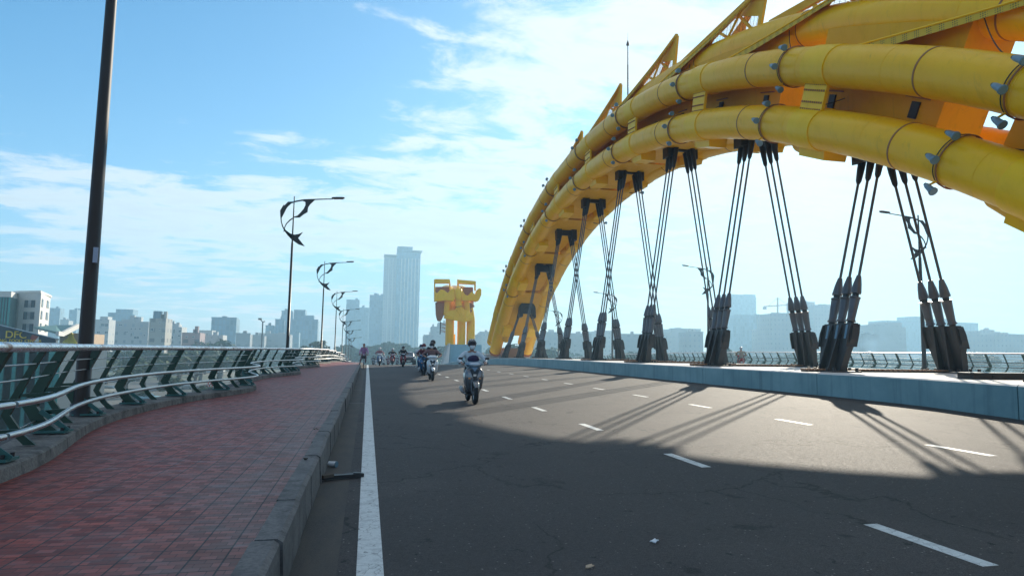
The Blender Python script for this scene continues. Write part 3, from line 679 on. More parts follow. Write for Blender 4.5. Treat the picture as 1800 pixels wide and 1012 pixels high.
c0=C4(425,541,117.2); rim=[C4(x,y,Y_) for x,y,Y_ in ((232,500,118.9),(240,462,118.8),(292,420,118.6),(335,420,118.4),(352,396,118.3),(384,384,118.2),(414,396,118.3),(430,420,118.4),(462,418,118.6),(492,455,118.8),(520,488,118.9),(505,522,119.))]
n=len(rim); low=[C4(240,522,118.6),C4(330,538,118.),C4(500,530,118.6)]
vs=[c0]+rim+[r+Vector((0,1.3,0)) for r in rim]+[c0+Vector((0,2.2,.3))]
m.add(vs,[(0,i+1,i+2) for i in range(n-1)]+[(i+1,i+1+n,i+2+n,i+2) for i in range(n-1)]+[(0,2*n+1,n+1,1),(0,n,2*n,2*n+1)]+[(2*n+1,n+2+i,n+1+i) for i in range(n-1)],'mustard')
for i in range(n): m.beam(c0+Vector((0,-.04,0)),rim[i]+Vector((0,-.04,0)),.07,.05,'mustard')
m.build('collar',a2)
m=MB(); p0,p1,p2=C4(378,405,118.6),C4(368,330,118.7),C4(372,270,118.9)
m.tube([p0,p0.lerp(p1,.5),p1,p2],[.62,.60,.60,.66],'yellow',22); nk=m.build('neck',a2)
MB().tube([p0.lerp(p1,.18),p0.lerp(p1,.23)],.66,'black',22).build('clamp_band',nk)
band_=[(160,320),(520,320),(520,395),(440,430),(250,430),(175,400)]
m=MB(); m.prism([(C4(a_,b_,120.6).x,C4(a_,b_,120.6).z) for a_,b_ in band_],1.2,'purlin',Matrix.Translation((0,121.2,0))); m.build('back_panel',a2)  # brown panel added to stand in for the shading under the brow
for xx_,yy_ in ((255,400),(455,400)):
    q0=C4(xx_,470,119.4); q1=C4(xx_+(8 if xx_<300 else -8),330,119.6); m=MB(); m.tube([q0,q0.lerp(q1,.5),q1],[.62,.60,.58],'yellow',20); m.build('shoulder_tube',a2)
z0=C4(370,322).z; z1=C4(370,206).z; xm=C4(370,250).x
m=MB(); m.lz([(z0,xm,118.3,.30,.5),(z0+.35,xm,118.1,.55,.6),(z0+1.1,xm,118.1,.66,.7),(z1-.2,xm,118.3,.62,.7),(z1,xm,118.5,.50,.5)],'mustard',18,.7); m.build('muzzle',a2)
for x0_,x1_ in ((318,322),(410,414)): 
    p=C4(x0_,200,118.6); m=MB(); m.tube([p,p+Vector((0,.2,-.9))],.10,'mustard',8); m.build('spike',a2)
def band(pts,nm_,d=1.6,y=118.9,mt_='mustard',par=a2):
    m=MB(); m.prism(pts,d,mt_,Matrix.Translation((0,y,0))); o_=m.build(nm_,par); bv=o_.modifiers.new('bevel','BEVEL'); bv.width=min(.16,d*.25); bv.segments=3; return o_
def cvp(l,y=118.): return [(at(740+a/5.62,470+b/5.62,y).x,at(740+a/5.62,470+b/5.62,y).z) for a,b in l]
band(cvp([(135,335),(135,230),(160,255),(195,215),(230,222),(265,250),(300,215),(335,205),(338,300),(320,335),(240,325)]),'brow')
band(cvp([(400,205),(440,270),(470,275),(505,235),(540,270),(555,225),(580,200),(600,215),(598,270),(575,325),(550,338),(520,325),(400,325)]),'horn')
band(cvp([(150,182),(300,182),(300,240),(150,250)]),'back_panel',1.0,120.1,'purlin'); band(cvp([(405,185),(530,185),(530,260),(405,270)]),'back_panel',1.0,120.1,'purlin')
for l in ([(135,110),(290,110),(298,152),(136,152)],[(368,115),(550,130),(550,165),(370,155)]):
    b=band(cvp(l),'top_beam',1.2,119.2)
for l in ([(135,150),(148,150),(148,240),(135,240)],[(286,150),(300,150),(300,215),(286,215)],[(366,110),(382,110),(385,215),(366,215)],[(536,135),(552,135),(552,225),(536,225)]): band(cvp(l),'upright',.3,119.2)
band(cvp([(155,335),(235,340),(260,420),(230,480),(205,530),(175,520),(160,460)]),'jaw',1.4,120.2,'purlin'); band(cvp([(430,335),(520,340),(550,380),(500,400),(525,420),(505,455),(440,430)]),'jaw',1.4,120.4,'purlin')
m=MB(); p=at(740+192/5.62,470+535/5.62,118.); m.tube([p,p+Vector((0,0,-2.2))],.10,'dark_steel',6)
for i in range(6): m.beam(p+Vector((.1,0,-.3*i-.2)),p+Vector((.9,.1,-.3*i-.5+.2*(i%2))),.12,.10,'purlin')
m.build('ladder',a2)
# ------------------------------------------------------------------ ground, river, city
def plane(name,x0,x1,y0,y1,z,mat):
    m=MB(); m.add([(x0,y0,z),(x1,y0,z),(x1,y1,z),(x0,y1,z)],[(0,1,2,3)],mat); o=m.build(name); o['kind']='structure'; return o
def mat_land():
    t=NT('river bank ground'); n=t.noise(.02,8,.65); n2=t.noise(.3,6,.7); c=t.mix(t.ramp(n,.4,.6),(.05,.075,.03),(.17,.15,.12)); c=t.mix(t.ramp(n2,.4,.7,0,.5),c,(.08,.09,.05)); return t.fin(c,.95)
M['land']=mat_land(); M['street']=mat_conc('street surface',(.075,.075,.075),(.11,.11,.105),(.06,.06,.055),.5,.12)
def mat_water():
    t=NT('river water'); n=t.noise(1.2,5,.6,0,None,(1,.5,1)); t.bump(n,.35,.15); return t.fin((.03,.06,.065),.7,spec=.08)
M['water']=mat_water()
plane('ground',-2500,2500,-400,4000,GZ,'land')
plane('water',34,700,-60,235,GZ+.06,'water')
plane('street',-170,-14,25,215,GZ+.05,'street'); plane('street',-9,24,232,700,GZ+.05,'street')
def facade(name,wall,win,sx,sz,f=.5,jit=.5):
    t=NT(name); sp=t.n('ShaderNodeSeparateXYZ'); t.l(t.co,sp.inputs[0]); cb=t.n('ShaderNodeCombineXYZ')
    t.l(t.math('ADD',sp.outputs[0],t.math('MULTIPLY',sp.outputs[1],1.0)),cb.inputs[0]); t.l(sp.outputs[2],cb.inputs[1])
    b=t.n('ShaderNodeTexBrick'); b.offset=0; b.inputs['Scale'].default_value=1; b.inputs['Brick Width'].default_value=sx; b.inputs['Row Height'].default_value=sz
    b.inputs['Mortar Size'].default_value=min(sx,sz)*f*.5; b.inputs['Mortar Smooth'].default_value=0; b.inputs['Color1'].default_value=(*win,1); b.inputs['Color2'].default_value=(*(v*1.8 for v in win),1); b.inputs['Mortar'].default_value=(*wall,1)
    t.l(cb.outputs[0],b.inputs['Vector']); n=t.noise(.12,5,.6); c=t.mix(t.ramp(n,.35,.7,0,.35),b.outputs[0],tuple(v*.6 for v in wall)); return t.fin(c,.6)
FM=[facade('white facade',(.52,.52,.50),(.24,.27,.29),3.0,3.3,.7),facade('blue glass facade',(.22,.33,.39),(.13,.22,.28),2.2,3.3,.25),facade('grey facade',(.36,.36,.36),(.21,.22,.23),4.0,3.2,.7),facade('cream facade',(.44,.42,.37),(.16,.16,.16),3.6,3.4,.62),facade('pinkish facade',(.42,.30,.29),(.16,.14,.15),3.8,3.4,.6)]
def window_on(b,cx,cz,w,h,y,mat='window'):
    m=MB(); m.box((cx-w/2,y-.06,cz-h/2),(cx+w/2,y+.02,cz+h/2),'white_wall'); m.box((cx-w/2+.1,y-.07,cz-h/2+.1),(cx-.04,y-.061,cz+h/2-.1),mat); m.box((cx+.04,y-.07,cz-h/2+.1),(cx+w/2-.1,y-.061,cz+h/2-.1),mat)
    return m.build('window',b)
BR=random.Random(3)
def bld(px0,px1,pyt,Y,label,mi=0,steps=(),name='building',cat='building',wins=None,depth=None,tank=False):
    a=at(px0,pyt,Y); b=at(px1,pyt,Y); w=b.x-a.x; d=depth or max(8,min(26,w*.8)); z1=a.z
    t=thing(name,label,cat,((a.x+b.x)/2,Y+d/2,GZ))
    m=MB(); m.box((a.x,Y,GZ-.3),(b.x,Y+d,z1),FM[mi])
    if Y<600:
        m.box((a.x-.15,Y-.15,z1-.02),(b.x+.15,Y+.15,z1+.7),FM[mi]) if not wins else None
    m.build('wall',t)
    for k,(q0,q1,qt) in enumerate(steps):
        u=at(q0,qt,Y+1.5); v=at(q1,qt,Y+1.5); r=MB(); r.box((u.x,Y+1.5,z1-.01 if u.z>z1 else GZ),(v.x,Y+d-1.2,u.z),FM[mi]); r.build('tower_block',t)
    r=MB(); n=BR.randint(1,3)
    for i in range(n):
        x=BR.uniform(a.x+w*.15,b.x-w*.25); h=BR.uniform(1.2,2.6); ww=min(w*.2,BR.uniform(1.5,4)); q=BR.uniform(2,d-5) if d>8 else 2
        r=MB(); r.box((x,Y+q,z1+.003),(x+ww,Y+q+ww,z1+h),FM[mi]); 
        if not wins or Y<330: r.build('rooftop_unit',t)
    if wins:
        for (cx,cz,ww,hh) in wins:
            c=at(cx,cz,Y); window_on(t,c.x,c.z,ww*Y/F,hh*Y/F,Y)
    return t
# left skyline
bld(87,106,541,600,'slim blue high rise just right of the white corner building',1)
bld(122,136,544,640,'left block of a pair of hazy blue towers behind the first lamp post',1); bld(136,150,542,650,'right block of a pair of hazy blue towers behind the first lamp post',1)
bld(106,121,563,560,'low pale hazy block between the two blue towers on the left',0)
bld(168,192,561,330,'pale stepped apartment house just right of the first lamp post',0,((176,190,556),),wins=[(184,571,12,5),(173,584,5,4),(187,584,5,4)])
bld(190,237,554,520,'tall pale slab with a stepped blue top above the low houses',1,((190,204,549),(204,234,543)))
bld(204,262,564,300,'long white low house with small square windows',0,((214,236,561),),wins=[(212,571,5,2.5),(231,578,3,3),(238,578,3,3),(246,578,3,3),(231,588,3,6),(240,593,8,4),(222,583,6,2),(254,589,3,3)])
t=bld(263,292,559,250,'narrow cream and grey house with a roof tank',3,((263,278,561),),wins=[(267,579,5,5),(281,567,3,3),(288,567,3,3),(281,578,3,3),(288,578,3,3),(284,592,3,3)])
m=MB(); p=at(278,552,253); m.tube([p+Vector((0,0,-1.6)),p+Vector((0,0,1.0))],1.5,'flood',14); m.build('water_tank',t)
bld(293,320,574,300,'white house cluster with green trimmed balconies',0,((303,314,570),),wins=[(297,582,4,5),(306,582,3,7),(316,582,4,4),(300,593,8,5),(315,590,4,3)])
bld(320,352,584,265,'low pink walled house among white ones',4,wins=[(328,592,4,3),(340,592,4,3)])
bld(350,373,580,330,'small white flat roofed house beside the hazy office block',0,wins=[(356,588,3,3),(364,588,3,3)]); bld(352,392,588,280,'long low white house in front of the hazy office block',0,wins=[(360,593,4,2),(372,593,4,2),(384,593,4,2)])
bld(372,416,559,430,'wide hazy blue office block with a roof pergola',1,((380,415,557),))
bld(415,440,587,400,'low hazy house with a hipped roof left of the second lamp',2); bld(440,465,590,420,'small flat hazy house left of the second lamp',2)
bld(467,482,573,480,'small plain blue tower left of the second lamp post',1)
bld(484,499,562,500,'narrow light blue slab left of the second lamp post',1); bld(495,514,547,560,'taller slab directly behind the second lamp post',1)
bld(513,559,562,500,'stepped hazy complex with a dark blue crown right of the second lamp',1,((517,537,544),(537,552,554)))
bld(511,526,584,470,'small teal glass building at the foot of the stepped complex',1)
bld(455,510,587,440,'low grey blue building with long roof behind the wavy railing',2)
bld(450,466,593,430,'low hazy shed under the floodlight mast',2)
bld(609,632,526,760,'hazy rounded high rise behind the small street lamps',1); bld(630,649,540,740,'hazy flat topped block left of the tallest tower',1)
bld(650,676,518,700,'lower shoulder block joined to the left of the tallest tower',1)
# tallest tower
Y=690; t=thing('tower','tallest hazy blue residential tower at the centre of the skyline','tower',(at(708,600,Y).x,Y+15,GZ))
def tb(n_,q0,q1,qt,y0,y1,mt_,par=t):
    a=at(q0,qt,Y); b=at(q1,qt,Y); m=MB(); m.box((a.x,Y+y0,GZ),(b.x,Y+y1,a.z),mt_); return m.build(n_,par)
tb('tower_block',676,698,452,0,22,FM[0]); tb('tower_block',698,739,443,-3,26,FM[1]); 
a=at(699,433,Y); b=at(725,443,Y); m=MB(); m.box((a.x,Y-1,b.z+.003),(b.x,Y+18,a.z),FM[1]); m.build('crown',t)
for q0,q1,qt in ((675,700,448),(724,742,441)):
    a=at(q0,qt,Y); b=at(q1,qt+1.4,Y); m=MB(); m.box((a.x,Y-5,b.z),(b.x,Y+20,a.z),'white_wall'); m.build('roof_slab',t)
for q in (684,691,706,712,718,724,730,736):
    a=at(q,455,Y); m=MB(); m.box((a.x-.5,Y-(4.2 if q>698 else 1.2),GZ),(a.x+.5,Y-(3.0 if q>698 else 0)-.003,a.z),'white_wall'); m.build('pilaster',t)
for a_ in ((745,760,590,420,'low hazy block right of the tallest tower',0),(758,772,575,520,'stepped hazy block left of the yellow horned arch',2),(770,784,568,540,'taller stepped hazy block behind the yellow horned arch',2),(833,846,590,420,'low hazy block between the two arches',0),(843,862,584,480,'hazy white block left of the near arch foot',0)):
    bld(*a_[:4],a_[4],a_[5])
# right skyline
for a_ in ((925,950,590,420,'hazy low house behind the arch legs',2),(960,1000,585,400,'pale low hall behind the fifth hanger',0),(1002,1040,587,430,'hazy flat block behind the crossing cables',2),(1045,1085,582,480,'wide hazy white block behind the crossing cables',0),(1088,1124,588,400,'low hazy house left of the third hanger',2),(1132,1180,586,430,'long hazy roof right of the third hanger',0),(1180,1232,578,520,'hazy block left of the second hanger',2),(1205,1236,584,380,'small pale block at the second hanger',0),
           (1332,1345,578,460,'sliver of pale block near the crane',0),(1355,1404,551,420,'windowed pale block left of the crane base',0),(1400,1432,531,520,'tall stepped hotel block behind the largest hanger',0),(1494,1521,583,420,'low pale block behind the drifting smoke',0),(1515,1545,589,360,'small dark house by the smoke',2),
           (1605,1625,560,610,'narrow raised block on top of the long slab',1),(1700,1724,586,400,'dim low block left of the pale house on the right',2),(1724,1748,581,380,'pale house with a small roof tower near the right edge',0),(1748,1812,588,350,'long pale two storey block at the right edge',0)):
    bld(*a_[:4],a_[4],a_[5])
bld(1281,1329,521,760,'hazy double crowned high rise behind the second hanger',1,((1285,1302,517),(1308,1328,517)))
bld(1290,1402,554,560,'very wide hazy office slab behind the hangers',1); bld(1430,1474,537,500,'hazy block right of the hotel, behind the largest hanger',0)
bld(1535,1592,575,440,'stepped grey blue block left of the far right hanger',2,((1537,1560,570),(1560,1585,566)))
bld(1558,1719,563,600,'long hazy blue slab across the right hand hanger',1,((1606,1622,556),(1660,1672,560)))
# tower crane
Y=520; t=thing('tower_crane','pale tower crane standing on the wide office slab','crane',at(1367,554,Y)); m=MB()
p=at(1367,545,Y); q=at(1367,523,Y); m.beam(at(1367,560,Y),q,.9,.9,'beige'); m.build('mast',t)
m=MB(); m.beam(at(1343,538.5,Y),at(1384,536,Y),.8,.8,'beige'); m.beam(at(1350,538,Y),q,.25,.25,'beige'); m.beam(at(1384,536,Y),q,.25,.25,'beige'); m.build('jib',t)
m=MB(); a=at(1344,541,Y); m.box((a.x-1.3,Y-.8,a.z-1.3),(a.x+1.3,Y+.8,a.z+.8),'pier'); m.build('counterweight',t)
# floodlight mast far left
Y=230; t=thing('floodlight_mast','thin mast with two lamp arms above the trees at left centre','mast',at(462,600,Y)+Vector((0,0,-8)))
m=MB(); b=at(462,566,Y); m.tube([Vector((b.x,Y,GZ)),b],.22,'cable',8); m.build('pole',t)
m=MB(); m.beam(b,at(457.5,561,Y),.3,.3,'cable'); m.beam(b,at(466,564.5,Y),.3,.3,'cable'); m.box((at(457,561,Y).x-.5,Y-.3,at(457,561,Y).z-.2),(at(457,561,Y).x+.5,Y+.3,at(457,561,Y).z+.4),'dark_steel'); m.build('lamp_arm',t)
# white corner building and teal glass wing
def foot(pts,z0,z1,mat,name_,par):
    n=len(pts); m=MB(); m.add([(x,y,z0) for x,y in pts]+[(x,y,z1) for x,y in pts],[tuple(range(n))[::-1],tuple(range(n,2*n))]+[(i,(i+1)%n,(i+1)%n+n,i+n) for i in range(n)],mat); return m.build(name_,par)
def P(px,Y,py=560): v=at(px,py,Y); return (v.x,v.y)
t=thing('corner_building','white multi storey corner building with a sunlit side','building',(*P(50,130),GZ))
A,B,C=P(31,122),P(69,120),P(86,131); zt=at(69,514.5,120).z
foot([A,B,C,(C[0]-16,C[1]+12),(A[0]-22,A[1]+22)],GZ,zt,'white_wall','wall',t)
foot([(A[0]-.1,A[1]-.15),(B[0],B[1]-.2),(C[0]+.2,C[1]),(C[0]-16,C[1]+12),(A[0]-22,A[1]+22)],zt+.003,zt+.35,'white_wall','roof',t)
def quadwin(P0,P1,f0,f1,z0,z1,par):
    P0=Vector((*P0,0)); P1=Vector((*P1,0)); d=(P1-P0); n=Vector((d.y,-d.x,0)).normalized(); a=P0+d*f0; b=P0+d*f1
    m=MB(); up=Vector((0,0,1))
    for g0,g1,o,mt_ in ((0,1,.06,'dark_steel'),(.04,.34,.075,'window'),(.36,.64,.07,'pier'),(.66,.96,.075,'window')):
        u=a.lerp(b,g0)+n*o; v=a.lerp(b,g1)+n*o; m.add([u+up*z0,v+up*z0,v+up*z1,u+up*z1,u-n*.1+up*z0,v-n*.1+up*z0,v-n*.1+up*z1,u-n*.1+up*z1],[(0,1,2,3),(0,3,7,4),(1,5,6,2),(3,2,6,7),(0,4,5,1)],mt_)
    m.build('window',par)
for ya,yb in ((527.5,540),(548,561),(569,582)):
    quadwin(A,B,.27,.76,at(50,yb,121).z,at(50,ya,121).z,t)
    quadwin(B,C,.10,.24,at(75,yb+1,125).z,at(75,ya,125).z,t); quadwin(B,C,.62,.84,at(80,yb+1,128).z,at(80,ya+1,128).z,t)
t=thing('glass_building','teal curtain glass wing under a white parapet at the left edge','building',(*P(10,125),GZ))
G0,G1,G2=P(-30,118),P(16,118),P(32,124); z0=at(10,522,118).z; z1=at(10,512,118).z
foot([G0,G1,G2,(G2[0]-3,G2[1]+12),(G0[0],G0[1]+14)],GZ,z0,'glass_teal','glass_wall',t); foot([(G0[0],G0[1]-.2),(G1[0]+.1,G1[1]-.2),(G2[0],G2[1]-.3),(G2[0]-3,G2[1]+12),(G0[0],G0[1]+14)],z0+.003,z1,'white_wall','parapet',t)
m=MB(); 
for f in [i/9 for i in range(1,9)]: x=G0[0]+(G1[0]-G0[0])*f; m.box((x-.04,117.88,GZ),(x+.04,117.97,z0),'navy')
for f in (.25,.5,.75): z=GZ+(z0-GZ)*f; m.box((G0[0],117.9,z-.06),(G1[0],117.96,z+.06),'navy')
m.build('mullion_grid',t)
def textmesh(s,size,mat,name_,loc,rot,par,ext=.05,mirror=False,align='CENTER'):
    cu=bpy.data.curves.new(name_,'FONT'); cu.body=s; cu.size=size; cu.extrude=ext; cu.align_x=align; tmp=bpy.data.objects.new(name_,cu); col.objects.link(tmp)
    dg=bpy.context.evaluated_depsgraph_get(); me=bpy.data.meshes.new_from_object(tmp.evaluated_get(dg)); bpy.data.objects.remove(tmp)
    me.materials.clear(); me.materials.append(M[mat]); o=bpy.data.objects.new(name_,me); col.objects.link(o)
    if par: o.parent=par; o.location=Vector(loc)-par.location
    else: o.location=loc
    o.rotation_euler=rot; return o
# food hall
Y=78; t=thing('food_hall','dark food hall with a large yellow lettered sign board at the left edge','building',(*P(40,Y),GZ))
def pv(px,py,y=Y): v=at(px,py,y); return (v.x,v.z)
m=MB(); m.prism([pv(-70,556),pv(0,572),pv(100,597),pv(100,606),pv(-70,606)],.5,'navy',Matrix.Translation((0,Y,0))); m.build('sign_board',t)
m=MB(); a=pv(-70,606); b=pv(99,606); m.box((a[0],Y+.3,GZ),(b[0],Y+14,a[1]),'navy'); m.build('wall',t)
m=MB(); m.beam((pv(-70,555)[0],Y-.1,pv(-70,555)[1]),(pv(101,596.5)[0],Y-.1,pv(101,596.5)[1]),.9,.14,'navy'); m.build('roof_edge',t)
c=at(28,593.5,Y-.3); textmesh('DFC',1.02,'sign_yellow','sign_letter',(c.x,Y-.33,c.z-.02),(pi/2,0,0),t,.05)
c=at(28,599.6,Y-.3)
for w_,dx_ in (('DANANG',-1.75),('FOOD',-.02),('CENTER',1.55)): textmesh(w_,.42,'sign_yellow','sign_text',(c.x+dx_,Y-.31,c.z-.08),(pi/2,0,0),t,.03)
m=MB(); c=at(61,592,Y-.3); m.lz([(c.z-.45,c.x,Y-.3,.35,.03),(c.z,c.x,Y-.3,.38,.04),(c.z+.35,c.x-.03,Y-.3,.15,.03)],simple('dull red emblem',(.35,.06,.04),.5),12); m.prism([(c.x,c.z-.5),(c.x+.42,c.z-.5),(c.x+.38,c.z+.1)],.05,'white_wall',Matrix.Translation((0,Y-.32,0))); m.build('emblem',t)
m=MB()
for i in range(8): x=a[0]+(b[0]-a[0])*(i+.5)/8; m.box((x-.9,Y+.22,GZ+1.2),(x+.9,Y+.297,a[1]-.4),'glass_teal')
m.build('glass_front',t)
t=thing('pavilion','low pavilion with a green roof, white fascia and yellow wall emblem','building',(*P(115,94),GZ))
Y=92; pz=lambda x,y,yy=92: at(x,y,yy)
r=MB(); q=[pz(60,574,Y+14),pz(98,571,Y+14),pz(137,571,Y),pz(110,585,Y-4),pz(100,583,Y-6)]; dn=Vector((0,0,-.25)); r.add(q+[v+dn for v in q],[(0,1,2,3,4),(9,8,7,6,5)]+[(i,(i+1)%5,(i+1)%5+5,i+5) for i in range(5)],'roof_green'); r.build('roof',t)
r=MB(); r.beam(q[2]+dn*.5,q[3]+dn*.5,.3,.55,'white_wall'); r.beam(q[3]+dn*.6,pz(101,582,Y-6)+dn,.3,.5,'white_wall'); r.build('fascia',t)
r=MB(); a=pz(106,585,Y); b=pz(139,604,Y); r.box((a.x,Y,GZ),(b.x,Y+8,a.z),'beige'); r.build('wall',t)
r=MB(); c=pz(124,601,Y); 
r.lz([(c.z-.4,c.x,Y-.2,.9,.1),(c.z+.1,c.x,Y-.2,.75,.1),(c.z+.5,c.x+.1,Y-.2,.35,.1),(c.z+1.0,c.x,Y-.2,.3,.1),(c.z+1.25,c.x-.1,Y-.2,.18,.1)],'sign_yellow',10); r.build('emblem',t)
# trees
def crown_mesh(seed,n=260,leaf=.42,mat='leaf',sx=1.,sz=1.,lump=7):
    rr=random.Random(seed); m=MB(); cl=[]
    for i in range(lump): a=rr.uniform(0,2*pi); r=rr.uniform(.2,.75); cl.append((Vector((math.cos(a)*r*sx,math.sin(a)*r*sx,rr.uniform(-.35,.65)*sz)),rr.uniform(.30,.52)))
    for i in range(n):
        c,r=rr.choice(cl); d=Vector((rr.gauss(0,1),rr.gauss(0,1),rr.gauss(0,1))).normalized()
        p=c+d*r*rr.uniform(.55,1.08); nn=(d+Vector((rr.uniform(-.6,.6),rr.uniform(-.6,.6),rr.uniform(-.3,.8)))).normalized(); u=nn.orthogonal().normalized(); v=nn.cross(u); s_=leaf*rr.uniform(.35,1.)*.45
        m.add([p+u*s_,p+v*s_*.8+nn*s_*.2,p-u*s_*.9,p-v*s_*.8],[(0,1,2,3)],mat if rr.random()<.8 else 'leaf2')
    return m
def trunk_mesh(seed):
    rr=random.Random(seed); m=MB(); m.tube([(0,0,-1.9),(.03,0,-1.2),(0,.04,-.5),(.05,0,.1)],[.11,.085,.07,.04],'bark',7)
    for i in range(4): a=rr.uniform(0,2*pi); m.tube([(0,0,-.7),(math.cos(a)*.25,math.sin(a)*.25,-.2),(math.cos(a)*.5,math.sin(a)*.5,.2)],[.05,.035,.015],'bark',5)
    return m
protos=[]
def make_tree(seed,label,group,n=260,leaf=.42):
    t=thing('tree',label,'tree',(0,0,0),group); crown_mesh(seed,n,leaf).build('crown',t,False); trunk_mesh(seed).build('trunk',t,False); return t
Lc={'bank':('bushy green tree on the river bank below the left railing','trees below the left railing'),'far':('hazy tree in the line of trees in front of the far city','trees in front of the far city')}
protos={k:[make_tree(s+(20 if k=='far' else 0),*Lc[k],n=900 if k=='bank' else 300,leaf=.36 if k=='bank' else .5) for s in range(3)] for k in Lc}
used=set()
def plant(k,x,y,h,w):
    i=random.randrange(3); t=protos[k][i]
    if (k,i) in used: t=copy_tree(t)
    used.add((k,i)); s_=h/2.9; t.location=(x,y,GZ+1.9*s_); t.scale=(w/1.9,w/1.9,s_); t.rotation_euler=(0,0,random.uniform(0,6.28)); return t
BL=['dark round tree behind the far left posts','dark tree just left of the first lamp post','tree at the extreme left edge below the handrail','tree two posts right of the first lamp post','tree below the cream house, left of a fatter one','fat tree below the pink walled house','tree below the white cluster near the middle of the railing','tall tree below the hazy office block','tree at the right end of the nearest railing panel','short tree between street and cream house','low shrubby tree in the middle of the street side','tree behind the start of the second railing panel','tree right beside the first lamp post','low tree behind the first lamp post foot','tree farther back right of the first lamp post','very small tree beside the second excavator','very small tree beside the checked barrier','tall tree behind the red kiosk','tall tree right behind the kiosk roof']
BL+=['tree in the row behind the street, %s from the left'%q for q in ('first','second','third','fourth','fifth','sixth','seventh','eighth','ninth','tenth','eleventh','twelfth')]
for bi,(px,py,Y,h) in enumerate(((70,645,95,7),(84,640,110,7),(20,640,120,8),(255,628,150,8),(285,625,165,8.5),(315,622,170,9),(345,626,150,8),(385,624,180,9),(418,622,190,9),(225,640,140,6),(300,640,125,5),(440,625,170,8),(165,640,150,7),(112,645,140,5),(190,632,190,7),(240,652,120,3),(365,645,120,3.5),(48,634,170,9),(135,628,200,8))+tuple((x_,628,205+(i_%3)*9,9.5) for i_,x_ in enumerate(range(30,450,36)))):
    p=at(px,py,Y); plant('bank',p.x,Y,h,h*1.05)['label']=BL[bi]
for i in range(52):
    Y=random.uniform(215,330); px=random.uniform(320,1810); 
    if 560<px<585: px+=60
    x=at(px,610,Y).x
    if -12<x<30: x+=45 if x>9 else -24
    plant('far',x,Y,random.uniform(8.5,12.5),random.uniform(8,12))
# wooded mass behind
m=MB(); rr=random.Random(5)
for i in range(15000):
    Y=rr.uniform(330,400); px=rr.uniform(300,1850) if i%3 else rr.uniform(560,900); x=at(px,610,Y).x; hmax=7.5+4.5*noise.noise(Vector((x*.035,0,3)))+2.5*noise.noise(Vector((x*.15,2,7)))+(3 if 590<px<760 else 0)
    z=GZ+hmax*(rr.random()**.5); s_=rr.uniform(.7,1.7); n_=Vector((rr.uniform(-1,1),-1,rr.uniform(-.2,1.2))).normalized(); u=n_.orthogonal().normalized(); v=n_.cross(u); p=Vector((x,Y,z))
    m.add([p+u*s_,p+v*s_,p-u*s_,p-v*s_],[(0,1,2,3)],'leaf' if rr.random()<.7 else 'leaf2')
o=m.build('woods'); o['kind']='stuff'; o['label']='hazy belt of trees in front of the far skyline'
# street objects below the left railing
def barrier(px,py,Y,w,h,label,mats=('red_b','white_wall')):
    p=at(px,py,Y); p.z=GZ+.05+h/2; t=thing('barrier',label,'barrier',(p.x,Y,GZ+.05),'red and white barriers on the street below')
    m=MB(); nx,nz=7,5
    for i in range(nx):
        for j in range(nz):
            m.box((p.x-w/2+w*i/nx+.01,Y-.05,GZ+.15+h*j/nz+.01),(p.x-w/2+w*(i+1)/nx-.01,Y+.05,GZ+.15+h*(j+1)/nz-.01),mats[(i+j)%2])
    m.build('panel',t)
    m=MB(); m.box((p.x-w/2,Y-.4,GZ+.05),(p.x-w/2+.15,Y+.4,GZ+.14),'dark_steel'); m.box((p.x+w/2-.15,Y-.4,GZ+.05),(p.x+w/2,Y+.4,GZ+.14),'dark_steel'); m.build('foot',t)
M['red_b']=simple('red barrier paint',(.60,.03,.03),.5)
M['yellow_b']=simple('yellow machine paint',(.75,.48,.03),.5)
barrier(14,672,128,3.6,2.4,'red and white checked barrier at the far left below the railing'); barrier(163,678,122,2.0,2.4,'red and white checked barrier just right of the first lamp post'); barrier(355,675,120,3.2,2.2,'red and white checked barrier under the right end of the nearest railing'); barrier(372,655,160,2.,2.4,'small red and white checked barrier farther along the street')
barrier(58,673,125,.5,2.6,'slim red and white striped post beside the street')
p=at(108,652,165); t=thing('kiosk','red street kiosk with a flat roof below the left railing','kiosk',(p.x,165,GZ)); m=MB(); m.box((p.x-2.6,163,GZ),(p.x+2.6,167,GZ+3.2),'red_b'); m.build('wall',t); m=MB(); m.box((p.x-3,162.6,GZ+3.203),(p.x+3,167.4,GZ+3.5),'pier'); m.build('roof',t)
def digger(px,py,Y,label,s_=1.,rot=0.):
    p=at(px,py,Y); t=thing('excavator',label,'excavator',(p.x,Y,GZ+.05)); t.rotation_euler=(0,0,rot); t.scale=(s_,)*3
    for sx in (-1,1): m=MB(); m.ly([(-1.2,sx*.7,.35,.2,.1),(-1.,sx*.7,.35,.2,.34),(1.,sx*.7,.35,.2,.34),(1.2,sx*.7,.35,.2,.1)],'black',12,.5); m.build('track',t,False)
    m=MB(); m.box((-.8,-.9,.75),(.8,1.1,1.5),'yellow_b'); m.build('body',t,False); m=MB(); m.box((-.8,-.9,1.503),(0,.1,2.5),'yellow_b'); m.box((-.815,-.7,1.8),(-.8,0,2.4),'window'); m.box((-.7,-.915,1.7),(-.1,-.9,2.4),'window'); m.build('cab',t,False)
    m=MB(); m.beam((.4,-.6,1.4),(1.6,-1.6,2.9),.28,.34,'yellow_b'); m.beam((1.6,-1.6,2.9),(2.6,-2.2,1.3),.22,.28,'yellow_b'); m.build('boom',t,False); m=MB(); m.prism([(0,0),(.7,.1),(.6,-.5),(.1,-.6)],.7,'dark_steel',Matrix.Translation((2.2,-2.1,1.3))); m.build('bucket',t,False)
digger(130,700,88,'small yellow excavator on the street below the walkway',.9,.4); digger(232,696,92,'second yellow excavator seen between railing posts farther right',.85,2.2)
